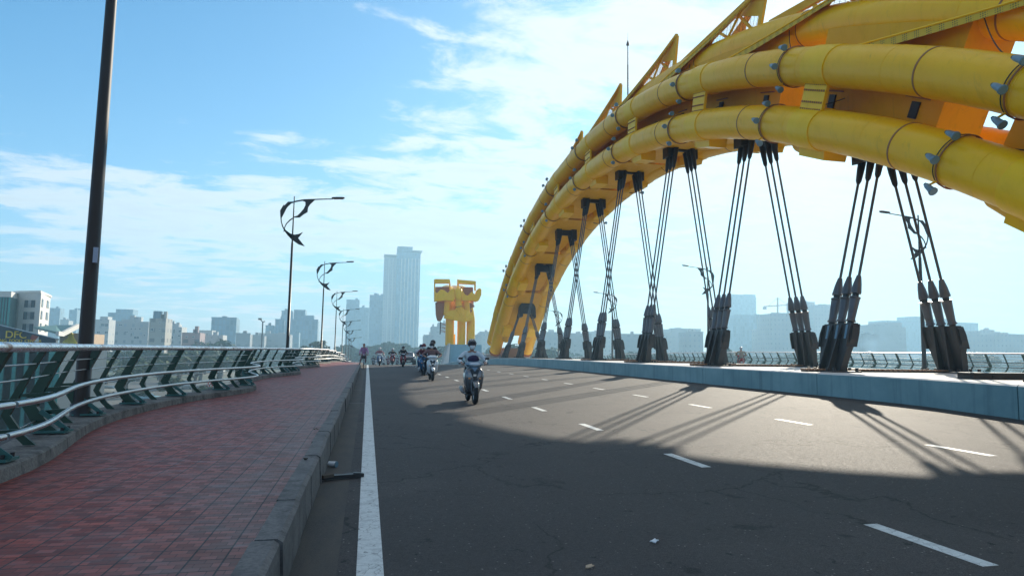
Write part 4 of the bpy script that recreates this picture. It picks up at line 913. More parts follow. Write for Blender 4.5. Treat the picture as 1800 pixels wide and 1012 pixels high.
def van(px,Y,label,mt_,rot):
    p=at(px,640,Y); t=thing('parked_car',label,'car',(p.x,Y,GZ+.05)); t.rotation_euler=(0,0,rot)
    m=MB(); m.ly([(-2.2,0,.75,.6,.25),(-2.05,0,.78,.86,.42),(-1,0,.82,.9,.45),(1.7,0,.85,.9,.48),(2.1,0,.8,.7,.35)],mt_,16,.5); m.build('body',t,False)
    m=MB(); m.ly([(-1.2,0,1.15,.65,.1),(-.5,0,1.35,.78,.36),(1.2,0,1.38,.78,.38),(1.9,0,1.1,.65,.1)],'window',16,.5); m.build('windows',t,False)
    for x in (-.8,.8):
        for y in (-1.35,1.3): m=MB(); m.tube([(x-.1,y,.33),(x+.1,y,.33)],.33,'tyre',14); m.build('wheel',t,False)
for px,Y,l,c,r_ in ((198,150,'white car on the street below the left railing','white_wall',1.2),(330,170,'silver car parked under the trees below the left railing','pier',.3),(60,150,'dark car on the street at the far left','dark_steel',1.5),(262,128,'pale car on the street between railing posts','pier_blue',1.4)): van(px,Y,l,c,r_)
# ------------------------------------------------------------------ people
def person(label,pos,J,C,rot=0.,helmet=None,mask=True,grip=True,look=0.,group=None,hair=None):
    """J: joint positions in the figure's own frame (facing -y); C: colours shirt, trousers, shoe"""
    V=[];E_=[];Rr=[];seg=[]
    def chain(pts,lab,root=None):
        prev=root
        for (p,r) in pts:
            V.append(Vector(p)); Rr.append(r); i=len(V)-1
            if prev is not None: E_.append((prev,i)); seg.append((V[prev],V[i],lab))
            prev=i
        return prev
    pel,ch,nk=Vector(J['pelvis']),Vector(J['chest']),Vector(J['neck'])
    V.append(pel);Rr.append(.135)
    a=chain([(pel.lerp(ch,.5),.125),(ch,.155),(nk+Vector((0,.0,-.05)),.085)],'shirt',0); chest_i=2
    h=Vector(J['head']); n2=chain([(nk+Vector((0,0,.02)),.052),(nk.lerp(h,.6),.055)],'skin',a)
    for s_,k in ((-1,'l'),(1,'r')):
        sh=Vector(J['sh'+k]);el=Vector(J['el'+k]);ha=Vector(J['ha'+k])
        e=chain([(sh,.082),(sh.lerp(el,.5),.070),(el,.058),(el.lerp(ha,.45),.052),(el.lerp(ha,.86),.042)],'shirt',chest_i)
        d_=(ha-el).normalized(); chain([(ha-d_*.03,.028),(ha+d_*.02,.030)],'skin',e)
        hp=Vector(J['hi'+k]);kn=Vector(J['kn'+k]);an=Vector(J['an'+k]);to=Vector(J['to'+k])
        e=chain([(hp,.10),(hp.lerp(kn,.5),.085),(kn,.062),(kn.lerp(an,.35),.060),(an,.042)],'trouser',0); chain([(an+(to-an)*.1+Vector((0,0,-.05)),.042),(an.lerp(to,.6)+Vector((0,0,-.02)),.042),(to,.034)],'shoe',e)
    me=bpy.data.meshes.new('body'); me.from_pydata(V,E_,[]); o=bpy.data.objects.new('body',me); col.objects.link(o)
    sk=o.modifiers.new('s','SKIN'); me.skin_vertices.new() if not me.skin_vertices else None
    for i,r in enumerate(Rr):
        f=1.0; me.skin_vertices[0].data[i].radius=(r*(1.18 if i<3 else 1),r*(.85 if i<3 else 1)); me.skin_vertices[0].data[i].use_root=(i==0)
    sk.use_smooth_shade=True; su=o.modifiers.new('u','SUBSURF'); su.levels=1; su.render_levels=1
    dg=bpy.context.evaluated_depsgraph_get(); dg.update(); ev=bpy.data.meshes.new_from_object(o.evaluated_get(dg)); bpy.data.objects.remove(o)
    m=MB(); mats={'shirt':C[0],'trouser':C[1],'shoe':C[2],'skin':'skin'}
    vs=[v.co.copy() for v in ev.vertices]
    groups={}
    for p in ev.polygons:
        c=p.center; best=None;bd=9
        for a_,b_,lb in seg:
            ab=b_-a_; t_=max(0,min(1,(c-a_).dot(ab)/max(1e-6,ab.length_squared))); dd=(c-(a_+ab*t_)).length
            if dd<bd: bd=dd;best=lb
        groups.setdefault(best,[]).append(tuple(p.vertices))
    off=len(m.v); m.v+=vs
    for lb,fs_ in groups.items():
        k=m.m(mats[lb])
        for f in fs_: m.f.append([i+off for i in f]); m.mi.append(k); m.sm.append(True)
    # hands: palm, four fingers, thumb curled round the grip
    for s_,k in ((-1,'l'),(1,'r')):
        ha=Vector(J['ha'+k]); el=Vector(J['el'+k]); d_=(ha-el).normalized()
        lat=Vector((1,0,0)); dn=d_.cross(lat).normalized(); dn=dn if dn.z<0 else -dn
        m.rings([[ha+d_*t0+lat*(math.cos(a_)*.042)+dn*(math.sin(a_)*.016) for a_ in [2*pi*i/8 for i in range(8)]] for t0 in (-.02,.02,.06,.075)],'skin')
        for i,(ox,ln) in enumerate(((-.031,.9),(-.010,1.),(.011,.95),(.031,.78))):
            b=ha+d_*.07+lat*ox; q1=b+d_*.03*ln; q2=q1+dn*.028*ln+d_*.006; q3=q2+dn*.012-d_*.022*ln
            m.tube([b-d_*.01,b,q1,q2,q3] if grip else [b-d_*.01,b,b+d_*.03*ln+dn*.005,b+d_*.055*ln+dn*.014,b+d_*.07*ln+dn*.03],[.0095,.0095,.009,.0085,.007],'skin',6)
        tb_=ha+lat*(-s_*.038)+d_*.01; m.tube([tb_,tb_+lat*(-s_*.02)+d_*.02,tb_+d_*.045+dn*.018,tb_+d_*.05+dn*.035],[.012,.011,.010,.008],'skin',6)
    # head with face
    Xh=Matrix.Translation(h)@Matrix.Rotation(look,4,'Z')
    g=MB(); g.lz([(-.115,0,-.045,.025,.025),(-.10,0,-.035,.048,.055),(-.06,0,-.02,.062,.080),(-.01,0,-.005,.073,.094),(.04,0,.0,.077,.099),(.085,0,.005,.066,.086),(.115,0,.01,.035,.045),(.122,0,.01,.005,.006)],'skin',14)
    g.tube([(0,-.090,.012),(0,-.108,-.022),(0,-.098,-.038)],[.008,.014,.012],'skin',6); g.tube([(-.022,-.082,-.068),(0,-.090,-.066),(.022,-.082,-.068)],[.004,.006,.004],'red_b' if False else 'skin',6)
    for sx in (-1,1): g.sphere((sx*.030,-.083,.010),.010,'eye',8,5); g.lz([(-.03,sx*.076,.0,.006,.012),(0,sx*.080,.003,.008,.020),(.025,sx*.078,.003,.006,.014)],'skin',8)
    g.xform(Xh); ov=len(m.v); 
    for f,k,s_ in zip(g.f,g.mi,g.sm): m.f.append([i+ov for i in f]); m.mi.append(m.m(g.mats[k])); m.sm.append(s_)
    m.v+=g.v
    t=thing('person',label,'person',pos,group); t.rotation_euler=(0,0,rot)
    m.build('body',t,False)
    if mask:
        g=MB(); g.lz([(-.118,0,-.055,.035,.04),(-.08,0,-.045,.062,.072),(-.045,0,-.035,.073,.084),(-.015,0,-.02,.076,.093)],'mask',14); g.xform(Xh); g.build('face_mask',t,False)
    if helmet:
        g=MB(); n=18; g.sphere((0,.008,.03),.132,helmet,n,8,(.93,1.08,.98),-.12,1.); g.lz([(-.035,0,.025,.105,.10),(.02,0,.012,.122,.142),(.045,0,.008,.125,.145)],helmet,n)
        g.rings([[Vector((.115*math.cos(a_),-.10-.07*math.sin(a_)*1.0,.045+.01*math.sin(a_)+z)) for a_ in [pi*i/10 for i in range(11)]]+[Vector((-.1+.2*i/4,-.09,.05+z)) for i in range(5)] for z in (0,.008)],'plastic_black',True)
        if helmet=='helmet_striped':
            for x in (-.05,0,.05): g.tube([(x*1.1,-.115,.10),(x,-.05,.155),(x,.05,.160),(x*1.1,.12,.11)],.010,'white_wall',6)
        g.tube([(-.08,-.0,-.02),(-.06,-.05,-.11),(0,-.06,-.13),(.06,-.05,-.11),(.08,0,-.02)],.006,'black',5)
        g.xform(Xh); g.build('helmet',t,False)
    elif hair is not None:
        g=MB(); g.sphere((0,.022,.035),.098,hair,16,8,(.86,1.02,1.0),-.45,1.); g.xform(Xh); g.build('hair',t,False)
    return t
M['helmet_striped']=simple('dark striped helmet shell',(.05,.045,.05),.3); M['helmet_black']=simple('black helmet shell',(.02,.02,.022),.25); M['helmet_maroon']=simple('maroon cap helmet',(.16,.02,.03),.5); M['helmet_white']=simple('pale helmet shell',(.65,.66,.68),.3); M['helmet_blue']=simple('dark blue helmet shell',(.03,.05,.10),.3)
CL={k:cloth(k+' cloth',c) for k,c in dict(white=(.62,.68,.72),mauve=(.22,.13,.13),black=(.025,.025,.03),pink=(.45,.24,.40),navy=(.03,.045,.10),grey=(.13,.13,.14),rose=(.40,.17,.20),maroonc=(.13,.03,.04),beigec=(.42,.36,.28),light=(.55,.55,.6)).items()}
M.update({'c_'+k:v for k,v in CL.items()})
def ride_pose(lean=0.,wide=1.):
    J=dict(pelvis=(0,.22,.86),chest=(0,.13-lean,1.20),neck=(0,.10-lean*1.2,1.40),head=(0,.05-lean*1.3,1.555))
    for s_,k in ((-1,'l'),(1,'r')):
        J['sh'+k]=(s_*.185,.12-lean,1.345); J['el'+k]=(s_*.37*wide,-.02,1.14); J['ha'+k]=(s_*.32,-.285,1.07)
        J['hi'+k]=(s_*.10,.18,.84); J['kn'+k]=(s_*.17,-.22,.80); J['an'+k]=(s_*.15,-.16,.41); J['to'+k]=(s_*.155,-.32,.365)
    return J
def pillion_pose():
    J=dict(pelvis=(.02,.52,.90),chest=(.03,.44,1.24),neck=(.05,.42,1.44),head=(.075,.40,1.60))
    for s_,k in ((-1,'l'),(1,'r')):
        J['sh'+k]=(.03+s_*.17,.43,1.38); J['el'+k]=(s_*.25,.33,1.12); J['ha'+k]=(s_*.17,.14,1.0); J['hi'+k]=(s_*.10,.5,.88); J['kn'+k]=(s_*.25,.18,.78); J['an'+k]=(s_*.22,.32,.38); J['to'+k]=(s_*.24,.17,.34)
    return J
# ------------------------------------------------------------------ scooter
def circ(c,r,n=28): return [Vector((c[0],c[1]+r*math.cos(2*pi*i/n),c[2]+r*math.sin(2*pi*i/n))) for i in range(n+1)]
def wheel(par,y,r,w,name_='wheel',spokes=5,rim_m='rim'):
    m=MB(); m.tube(circ((0,y,r),r-w),w,'tyre',10,caps=False); wo=m.build(name_,par,False)
    m=MB(); m.tube(circ((0,y,r),r-w*2+.005),w*.6,rim_m,8,caps=False); m.tube([(-w*1.2,y,r),(w*1.2,y,r)],.05 if spokes<8 else .02,rim_m,12)
    for i in range(spokes):
        a=2*pi*i/spokes; m.beam((0,y,r),(0,y+(r-w*2)*math.cos(a),r+(r-w*2)*math.sin(a)),.03 if spokes<8 else .004,.035 if spokes<8 else .004,rim_m,(1,0,0))
    if spokes<8: m.tube([(w*.9,y,r),(w*.95,y,r)],.10,'chrome',16)
    m.build('rim',wo,False); return wo
def arc_strip(m,y,z,r,a0,a1,w,mat,th=.008,n=10):
    rs=[]
    for i in range(n+1):
        a=a0+(a1-a0)*i/n; ww=w*(.65+.35*math.sin(pi*i/n)); d=Vector((0,math.cos(a),math.sin(a))); c=Vector((0,y,z))+d*r
        rs.append([c+Vector((-ww,0,0))-d*.035,c+Vector((-ww*.6,0,0)),c+d*.012,c+Vector((ww*.6,0,0)),c+Vector((ww,0,0))-d*.035,c+Vector((ww*.55,0,0))-d*th*2,c-d*th,c+Vector((-ww*.55,0,0))-d*th*2])
    m.rings(rs,mat)
def scooter(label,pos,main,accent,cowl,rot=0.,big=False,group='scooters coming over the bridge'):
    t=thing('scooter',label,'scooter',pos,group); t.rotation_euler=(0,0,rot)
    B_=lambda m,n_,par=t: m.build(n_,par,False)
    wheel(t,-.66,.285,.062); wheel(t,.62,.275,.056)
    m=MB(); arc_strip(m,-.66,.285,.325,R(35),R(150),.095,'silver_grey' if cowl=='sky_cowl' else cowl); B_(m,'front_fender')
    m=MB()
    for sx in (-1,1): m.tube([(sx*.085,-.66,.285),(sx*.085,-.60,.50),(sx*.07,-.55,.66)],[.022,.026,.026],'sleeve',8)
    m.tube([(0,-.54,.62),(0,-.42,1.0)],.03,'plastic_black',10); B_(m,'fork')
    m=MB(); m.lz([(.31,0,-.36,.14,.05),(.40,0,-.39,.215,.085),(.55,0,-.42,.24,.11),(.70,0,-.43,.26,.125),(.84,0,-.41,.25,.115),(.93,0,-.385,.19,.09),(.98,0,-.37,.09,.06)],main,22,.75); fb=B_(m,'front_shield')
    m=MB(); m.lz([(.22,0,-.10,.13,.10),(.30,0,-.14,.20,.16),(.44,0,-.22,.20,.14),(.56,0,-.30,.15,.10)],'plastic_black',18,.7); B_(m,'lower_apron')
    m=MB(); m.add([(-.13,-.515,.90),(.13,-.515,.90),(.055,-.565,.70),(0,-.57,.62),(-.055,-.565,.70),(-.12,-.47,.905),(.12,-.47,.905),(0,-.50,.62)],[(0,4,3,2,1),(0,1,6,5),(0,5,7,3,4),(1,2,3,7,6)],accent); m.box((-.04,-.578,.72),(.04,-.556,.78),'chrome'); B_(m,'centre_inset',fb)
    m=MB(); m.add([(-.09,-.50,.955),(.09,-.50,.955),(0,-.55,.845),(-.08,-.46,.96),(.08,-.46,.96),(0,-.49,.85)],[(0,2,1),(0,1,4,3),(0,3,5,2),(1,2,5,4)],cowl); B_(m,'nose_badge_panel',fb)
    for sx in (-1,1):
        m=MB(); m.add([(sx*.195,-.505,.72),(sx*.215,-.47,.66),(sx*.05,-.555,.615),(sx*.10,-.555,.66),(sx*.17,-.46,.70),(sx*.18,-.44,.65),(sx*.05,-.50,.60)],[(0,3,2,1),(0,4,6,2,3),(1,2,6,5)],'headlamp'); m.box((min(sx*.11,sx*.17),-.545,.655),(max(sx*.11,sx*.17),-.53,.685),'amber'); B_(m,'turn_signal')
    m=MB(); m.lz([(.92,0,-.40,.10,.07),(.99,0,-.42,.20,.11),(1.04,0,-.42,.265,.115),(1.09,0,-.40,.22,.10),(1.13,0,-.375,.12,.06)],cowl,20,.85); hc=B_(m,'handlebar_cowl')
    m=MB(); m.lz([(.985,0,-.50,.05,.03),(1.01,0,-.515,.135,.035),(1.055,0,-.515,.155,.035),(1.085,0,-.49,.08,.03)],'headlamp',16); B_(m,'headlight',hc)
    m=MB(); m.box((-.11,-.36,1.10),(.11,-.29,1.145),'plastic_black'); B_(m,'dashboard',hc)
    m=MB(); m.tube([(-.40,-.27,1.055),(-.26,-.31,1.065),(0,-.37,1.05),(.26,-.31,1.065),(.40,-.27,1.055)],.014,'plastic_black',8)
    for sx in (-1,1): m.tube([(sx*.40,-.27,1.055),(sx*.28,-.30,1.063)],.022,'plastic_black',10); m.tube([(sx*.26,-.33,1.06),(sx*.30,-.37,1.055),(sx*.38,-.35,1.05)],.007,'chrome',6)
    B_(m,'handlebar')
    for sx in (-1,1):
        m=MB(); m.tube([(sx*.24,-.31,1.07),(sx*.30,-.34,1.14),(sx*.34,-.34,1.18)],.008,'plastic_black',6); m.ly([(-.365,sx*.36,1.19,.05,.022),(-.35,sx*.36,1.19,.065,.032),(-.325,sx*.36,1.19,.06,.03)],'plastic_black',14,.7); m.box((sx*.36-.05,-.3245,1.17),(sx*.36+.05,-.322,1.21),'chrome'); B_(m,'mirror')
    m=MB(); m.box((-.17,-.34,.30),(.17,.02,.345),'plastic_black'); m.lz([(.345,0,-.16,.15,.17),(.36,0,-.16,.14,.16)],'tyre',12,.5); B_(m,'floorboard')
    m=MB(); m.ly([(.0,0,.52,.10,.19),(.10,0,.53,.155,.23),(.35,0,.58,.17,.22),(.62,0,.68,.15,.14),(.85,0,.78,.10,.07),(.95,0,.81,.05,.03)],main,18,.8); B_(m,'rear_body')
    m=MB(); m.ly([(-.02,0,.78,.08,.03),(.06,0,.79,.14,.05),(.30,0,.80,.155,.055),(.60,0,.85,.145,.055),(.80,0,.86,.09,.035)],'plastic_black',16,.8); B_(m,'seat')
    m=MB(); m.ly([(.90,0,.80,.06,.03),(.94,0,.80,.09,.035),(.97,0,.79,.05,.02)],'red_lens',12); B_(m,'tail_light')
    m=MB(); arc_strip(m,.62,.275,.315,R(-10),R(110),.08,'plastic_black'); m.box((-.08,.93,.48),(.08,.945,.62),'white_wall'); B_(m,'rear_fender')
    m=MB(); m.tube([(-.13,.15,.22),(-.16,.35,.24),(-.175,.48,.28),(-.175,.80,.36),(-.17,.84,.37)],[.02,.025,.055,.06,.03],'sleeve',12); B_(m,'exhaust')
    m=MB(); m.box((-.10,.05,.18),(.12,.62,.34),'dark_steel'); m.tube([(.09,.25,.27),(.15,.25,.27)],.10,'dark_steel',14); m.tube([(-.25,.10,.28),(.25,.10,.28)],.015,'chrome',6); m.tube([(.12,.1,.28),(.17,.0,.02)],.012,'plastic_black',6) if False else None; B_(m,'engine')
    return t
def zr(x,y): return rz(x,y)+.002
def at_x(px,Y): return at(px,640,Y).x
def rider(k,px,Y,sl,pl,main,accent,cowl,C,helm,mask=True,lean=0.,rot=0.,x=None,sc_=.96):
    x=at_x(px,Y) if x is None else x; z=zr(x,Y); tilt=math.atan2(drop(Y+1)-drop(Y-1),2)
    s=scooter(sl,(x,Y,z),main,accent,cowl,rot); s.rotation_euler=(tilt,0,rot)
    lean=lean or (0,.02,.05,.0,.09,.03,.07,.01,.06,.10,.04,.08,.02)[k%13]; p=person(pl,(x,Y,z),ride_pose(lean,(.86,1.,1.12,.94,1.05)[k%5]),C,rot,helm,mask,look=(.0,.05,-.25,.2,.12,-.1,.3)[k%7],group='riders on the bridge'); p.rotation_euler=(tilt,0,rot)
    s.scale=p.scale=(sc_,)*3; return s,p
M['silver_grey']=simple('silver grey scooter paint',(.20,.195,.20),.25,.5,.05,3,.6); M['sky_cowl']=simple('pale blue scooter paint',(.17,.27,.36),.2,.3,.05,3,.7); M['white_s']=simple('white scooter paint',(.70,.73,.74),.2,.1,.04,3,.7); M['blue_s']=simple('blue scooter paint',(.02,.10,.22),.22,.2,.05,3,.7); M['red_s']=simple('dark red scooter paint',(.25,.02,.03),.25,.2,.05,3,.6); M['bright_red']=simple('bright red scooter paint',(.6,.03,.03),.25); M['black_s']=simple('black scooter paint',(.02,.02,.022),.2,0,.05,3,.7)
rider(1,829,16.95,'silver scooter with a pale blue cowl and black V inset, nearest the camera','rider in a white shirt, white mask and striped helmet on the nearest scooter','silver_grey','plastic_black','sky_cowl',('c_white','c_black','shoe'),'helmet_striped',x=2.60,sc_=.93)
m=MB(); x=2.60; z=zr(x,17.4); m.lz([(1.01,x-.02,16.58,.06,.05),(1.05,x-.02,16.60,.14,.09),(1.10,x-.02,16.60,.155,.10),(1.16,x-.02,16.60,.11,.08),(1.19,x,16.60,.04,.03)],simple('dark violet cloth',(.03,.022,.065),.8),16); m.v=[v+Vector((0,0,z)) for v in m.v]; tag(m.build('bag'),'dark violet cloth bag riding on the dashboard of the nearest scooter','bag')
rider(2,758,29.4,'white scooter with black V inset, second nearest','rider in a mauve jacket, black helmet and white mask on the white scooter','white_s','plastic_black','white_s',('c_mauve','c_grey','shoe'),'helmet_black',x=2.74)
p=person('passenger in a black helmet mostly hidden behind the rider in mauve',(2.74,29.4,zr(2.74,29.4)),pillion_pose(),('c_black','c_black','shoe'),0,'helmet_black',True,group='riders on the bridge')
rider(3,744.5,35.4,'dark blue scooter half hidden behind the white one','rider in a dark jacket and maroon helmet on the blue scooter','blue_s','plastic_black','blue_s',('c_maroonc','c_navy','shoe'),'helmet_maroon',True)
rider(4,739.5,40.5,'second blue scooter behind the maroon helmeted rider','rider with a pale face mask and dark blue helmet behind the maroon helmet','blue_s','plastic_black','black_s',('c_light','c_navy','shoe'),'helmet_blue',True)
rider(5,708,53.9,'black and pale fronted scooter alone left of the car','rider all in black alone in the lane left of the car','red_s','plastic_black','black_s',('c_black','c_black','shoe'),'helmet_black',False)
rider(6,667,61.2,'blue and white scooter near the white edge line','rider in a rose top and white helmet near the edge line','blue_s','white_s','white_s',('c_rose','c_grey','shoe'),'helmet_white',True)
rider(7,689.5,66.6,'dark red scooter farther back on the crest','rider in dark clothes and a pale helmet on the crest','red_s','plastic_black','red_s',('c_black','c_grey','shoe'),'helmet_white',False)
for i,(px,Y,a_,b_,c_,h_) in enumerate(((656,104,'black_s','leftmost scooter sinking behind the crest','rider in black, leftmost of those sinking behind the crest','helmet_black'),(660.5,108,'white_s','white scooter sinking behind the crest beside the leftmost','rider in grey beside the leftmost one behind the crest','helmet_blue'),(674.5,97,'white_s','pale scooter sinking behind the crest, third from left','rider in pale clothes, third from left behind the crest','helmet_white'),(682,106,'red_s','small red scooter sinking behind the crest','rider in maroon sinking behind the crest','helmet_maroon'),(698,104,'silver_grey','grey scooter sinking behind the crest beside the black rider','rider in grey beside the black rider, behind the crest','helmet_black'))):
    rider(8+i,px,Y,b_,c_,a_,'plastic_black',a_,(('c_black','c_grey','c_light','c_maroonc','c_grey')[i],'c_black','shoe'),h_,i%2==0)
# riders on the far carriageway, heading away
for px,Y,X,a_,h_,C_,l1,l2 in ((1303,46.,26.,'bright_red','helmet_white',('c_beigec','c_grey','shoe'),'red scooter on the far carriageway beyond the median','rider in beige on the red scooter beyond the median'),(938,99.,26.,'black_s','helmet_black',('c_black','c_black','shoe'),'black scooter beyond the median near the arch leg','rider in black beyond the median near the arch leg')):
    X=at_x(px,Y); s=scooter(l1,(X,Y,zr(17,Y)),a_,'plastic_black',a_,pi-.5); p=person(l2,(X,Y,zr(17,Y)),ride_pose(),C_,pi-.5,h_,False,group='riders on the bridge')
# ------------------------------------------------------------------ cyclist
x,Y=-.235,48.3; z=drop(Y)+.006
t=thing('bicycle','old bicycle rolling in the gutter beside the kerb','bicycle',(x,Y,z)); B_=lambda m,n_,par=t: m.build(n_,par,False)
wheel(t,-.52,.33,.02,'wheel',20); wheel(t,.52,.33,.02,'wheel',20)
m=MB(); bb=(0,.08,.28); st=(0,.22,.78); hd=(0,-.36,.80); hb=(0,-.40,.62)
for a_,b_ in ((bb,st),(st,hd),(bb,hb),(hd,hb)): m.tube([a_,b_],.016,'red_s',8)
for sx in (-1,1): m.tube([(sx*.015,.08,.28),(sx*.05,.52,.33)],.009,'red_s',6); m.tube([(sx*.015,.2,.72),(sx*.05,.52,.33)],.009,'red_s',6)
B_(m,'frame'); m=MB(); 
for sx in (-1,1): m.tube([(sx*.02,-.41,.60),(sx*.05,-.52,.33)],.011,'chrome',6)
m.tube([(0,-.40,.62),(0,-.36,.98)],.012,'chrome',8); B_(m,'fork'); m=MB(); m.tube([(-.28,-.18,.99),(-.22,-.30,1.0),(0,-.36,.98),(.22,-.30,1.0),(.28,-.18,.99)],.012,'chrome',8); B_(m,'handlebar')
m=MB(); m.tube([st,(0,.25,.88)],.013,'chrome',8); m.ly([(.10,0,.89,.02,.015),(.2,0,.90,.05,.025),(.34,0,.905,.08,.03),(.38,0,.90,.05,.02)],'plastic_black',12); B_(m,'saddle')
m=MB(); m.tube([(-.03,.08,.28),(.03,.08,.28)],.07,'dark_steel',14); m.beam((.06,.08,.28),(.06,-.02,.40),.015,.02,'chrome'); m.beam((-.06,.08,.28),(-.06,.18,.16),.015,.02,'chrome'); m.box((.06,-.06,.39),(.15,.02,.41),'plastic_black'); m.box((-.15,.14,.15),(-.06,.22,.17),'plastic_black'); B_(m,'pedal_crank')
m=MB(); m.box((-.12,-.62,.70),(.12,-.42,.90),'dark_steel'); B_(m,'basket')
J=dict(pelvis=(0,.24,.98),chest=(-.01,.12,1.30),neck=(-.01,.08,1.47),head=(-.01,.03,1.62))
for s_,k in ((-1,'l'),(1,'r')):
    J['sh'+k]=(s_*.18,.10,1.42); J['el'+k]=(s_*.27,-.0,1.18); J['ha'+k]=(s_*.27,-.17,1.01); J['hi'+k]=(s_*.10,.22,.95); J['kn'+k]=(s_*.13,-.08,.72)
J['anr']=(.12,-.0,.45); J['tor']=(.12,-.12,.41); J['knl']=(-.20,.12,.62); J['anl']=(-.26,.10,.36); J['tol']=(-.28,-.05,.31)
person('cyclist in a pink shirt with one foot reaching for the kerb',(x,Y,z),J,('c_pink','c_mauve','shoe'),0,None,False,hair='black')
# ------------------------------------------------------------------ oncoming car
Y=88.5; x=at_x(716.5,Y); z=zr(x,Y); t=thing('car','silver grey off-road car with a dark grille coming over the crest','car',(x,Y,z)); t.rotation_euler=(math.atan2(drop(Y+1)-drop(Y-1),2),0,0); B_=lambda m,n_,par=t: m.build(n_,par,False)
m=MB(); m.ly([(-2.25,0,.62,.72,.22),(-2.15,0,.70,.90,.36),(-1.2,0,.78,.93,.42),(1.8,0,.80,.93,.45),(2.2,0,.78,.80,.38)],'silver_grey',24,.45); m.ly([(-1.15,0,1.12,.74,.06),(-.55,0,1.38,.70,.28),(.2,0,1.42,.70,.33),(1.6,0,1.40,.68,.32),(2.05,0,1.15,.66,.08)],'silver_grey',20,.5); bd=B_(m,'body')
m=MB(); m.add([(-.66,-1.18,1.16),(.66,-1.18,1.16),(.58,-.60,1.62),(-.58,-.60,1.62)],[(0,1,2,3)],'window'); m.v=[v+Vector((0,-.06,.03)) for v in m.v]; m.build('windscreen',bd,False)
m=MB(); m.box((-.55,-2.30,.62),(.55,-2.14,.90),'black'); [m.box((-.52,-2.315,.66+.06*i),(.52,-2.30,.68+.06*i),'dark_steel') for i in range(4)]; B_(m,'grille')
for sx in (-1,1): m=MB(); m.ly([(-2.28,sx*.72,.86,.10,.05),(-2.22,sx*.74,.86,.15,.07),(-2.0,sx*.76,.86,.14,.07)],'headlamp',12,.6); B_(m,'headlight')
m=MB(); m.box((-.26,-2.335,.45),(.26,-2.31,.57),'white_wall'); B_(m,'number_plate')
m=MB(); m.box((-.88,-2.27,.32),(.88,-2.0,.60),'plastic_black'); B_(m,'bumper')
for sx in (-1,1):
    m=MB(); m.ly([(-.98,sx*1.02,1.12,.08,.06),(-.90,sx*1.02,1.12,.11,.08),(-.82,sx*1.02,1.12,.09,.07)],'plastic_black',10); B_(m,'mirror')
    for y_ in (-1.4,1.45):
        m=MB(); m.tube([(sx*.70,y_,.37),(sx*.93,y_,.37)],.37,'tyre',20); w_=B_(m,'wheel'); m=MB(); m.tube([(sx*.92,y_,.37),(sx*.94,y_,.37)],.22,'rim',14); B_(m,'rim',w_)
# ------------------------------------------------------------------ litter
m=MB(); m.beam((-.415,7.18,.035),(.00,7.33,.03),.06,.035,'black'); m.beam((-.40,7.14,.05),(-.30,7.20,.055),.05,.03,'bark'); m.beam((-.1,7.30,.045),(-.02,7.31,.04),.05,.03,'black'); tag(m.build('stick'),'black stick lying across the gutter onto the white edge line','stick')
m=MB(); m.tube([(-.385,8.02,.04),(-.30,7.97,.035)],[.025,.034],'mask',12); m.tube([(-.30,7.97,.035),(-.297,7.968,.035)],.036,'sleeve_blue',12); tag(m.build('paper_cup'),'crushed white cup lying against the kerb','cup')
for (X_,Y_,Z_,lab,mt_) in ((-.535,6.75,.288,'dark dead leaf on top of the kerb','bark'),(1.99,4.47,.04,'pale scrap of paper on the shaded road','mask'),(1.37,4.05,.03,'crumpled pale litter near the bottom of the road','beige'),(-.62,9.2,.288,'second dark leaf at the kerb edge','bark')):
    rr=random.Random(int(Y_*100)); m=MB(); n=9; vs=[(X_,Y_,Z_+.015)]+[(X_+math.cos(2*pi*i/n)*rr.uniform(.012,.038),Y_+math.sin(2*pi*i/n)*rr.uniform(.012,.035),Z_+rr.uniform(-.003,.02)) for i in range(n)]; vs+= [(a,b,c-.006) for a,b,c in vs]; q=n+1
    m.add(vs,[(0,i+1,(i+1)%n+1) for i in range(n)]+[(q,(i+1)%n+1+q,i+1+q) for i in range(n)]+[(i+1,i+1+q,(i+1)%n+1+q,(i+1)%n+1) for i in range(n)],mt_)
    tag(m.build('leaf' if mt_=='bark' else 'litter'),lab,'leaf' if mt_=='bark' else 'litter')
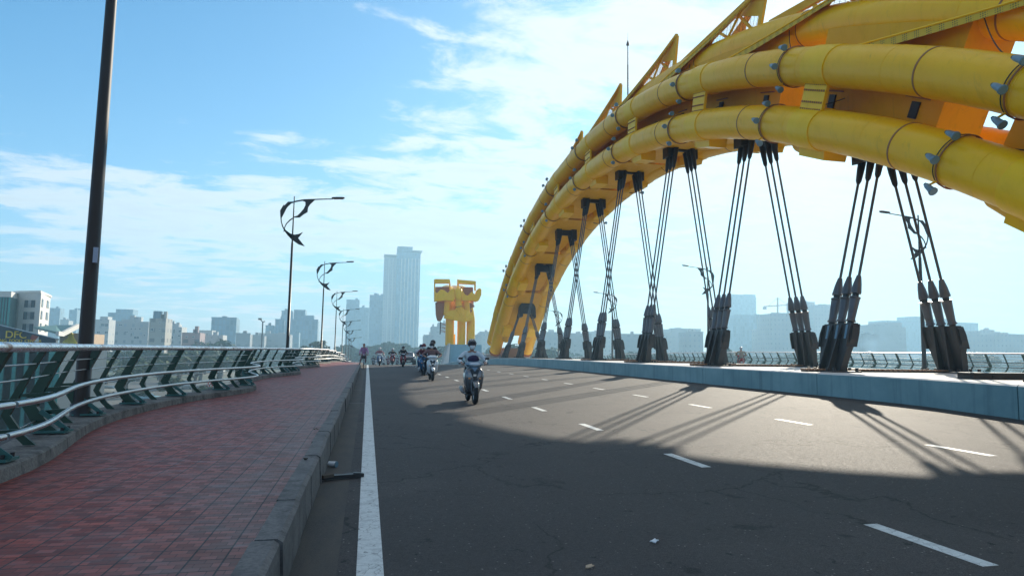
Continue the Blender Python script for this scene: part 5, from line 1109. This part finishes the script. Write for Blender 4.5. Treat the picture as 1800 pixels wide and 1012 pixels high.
# ------------------------------------------------------------------ haze and smoke
hz=MB(); hz.box((-900,-60,GZ-1.),(1150,860,125),'window'); ho=hz.build('haze'); ho['kind']='stuff'
hm=bpy.data.materials.new('haze'); hm.use_nodes=True; nt=hm.node_tree; nt.nodes.clear(); o_=nt.nodes.new('ShaderNodeOutputMaterial'); v=nt.nodes.new('ShaderNodeVolumePrincipled')
v.inputs['Color'].default_value=(.46,.76,.97,1); v.inputs['Density'].default_value=.00098; v.inputs['Anisotropy'].default_value=.30; nt.links.new(v.outputs[0],o_.inputs['Volume']); ho.data.materials.clear(); ho.data.materials.append(hm)

# smoke drifting on the far bank at the right
p=at(1535,612,150); sm=MB(); sm.sphere((p.x,150,p.z),1,'window',20,12,(7,6,4.2)); so=sm.build('smoke'); so['kind']='stuff'
m_=bpy.data.materials.new('smoke'); m_.use_nodes=True; nt=m_.node_tree; nt.nodes.clear(); o_=nt.nodes.new('ShaderNodeOutputMaterial'); v=nt.nodes.new('ShaderNodeVolumePrincipled'); v.inputs['Color'].default_value=(.55,.80,1,1); v.inputs['Anisotropy'].default_value=.2
tcn=nt.nodes.new('ShaderNodeTexCoord'); nz=nt.nodes.new('ShaderNodeTexNoise'); nz.inputs['Scale'].default_value=.28; nz.inputs['Detail'].default_value=4; nt.links.new(tcn.outputs['Object'],nz.inputs[0])
ds=nt.nodes.new('ShaderNodeVectorMath'); ds.operation='SUBTRACT'; nt.links.new(tcn.outputs['Object'],ds.inputs[0]); ds.inputs[1].default_value=(p.x,150,p.z)
dv=nt.nodes.new('ShaderNodeVectorMath'); dv.operation='DIVIDE'; nt.links.new(ds.outputs[0],dv.inputs[0]); dv.inputs[1].default_value=(7,6,4.2)
ln=nt.nodes.new('ShaderNodeVectorMath'); ln.operation='LENGTH'; nt.links.new(dv.outputs[0],ln.inputs[0])
fa=nt.nodes.new('ShaderNodeMapRange'); nt.links.new(ln.outputs['Value'],fa.inputs[0]); fa.inputs[1].default_value=.15; fa.inputs[2].default_value=1.; fa.inputs[3].default_value=1; fa.inputs[4].default_value=0
nr=nt.nodes.new('ShaderNodeMapRange'); nt.links.new(nz.outputs[0],nr.inputs[0]); nr.inputs[1].default_value=.45; nr.inputs[2].default_value=.7; nr.inputs[4].default_value=.09
mu=nt.nodes.new('ShaderNodeMath'); mu.operation='MULTIPLY'; nt.links.new(fa.outputs[0],mu.inputs[0]); nt.links.new(nr.outputs[0],mu.inputs[1]); nt.links.new(mu.outputs[0],v.inputs['Density']); nt.links.new(v.outputs[0],o_.inputs['Volume']); so.data.materials.clear(); so.data.materials.append(m_)
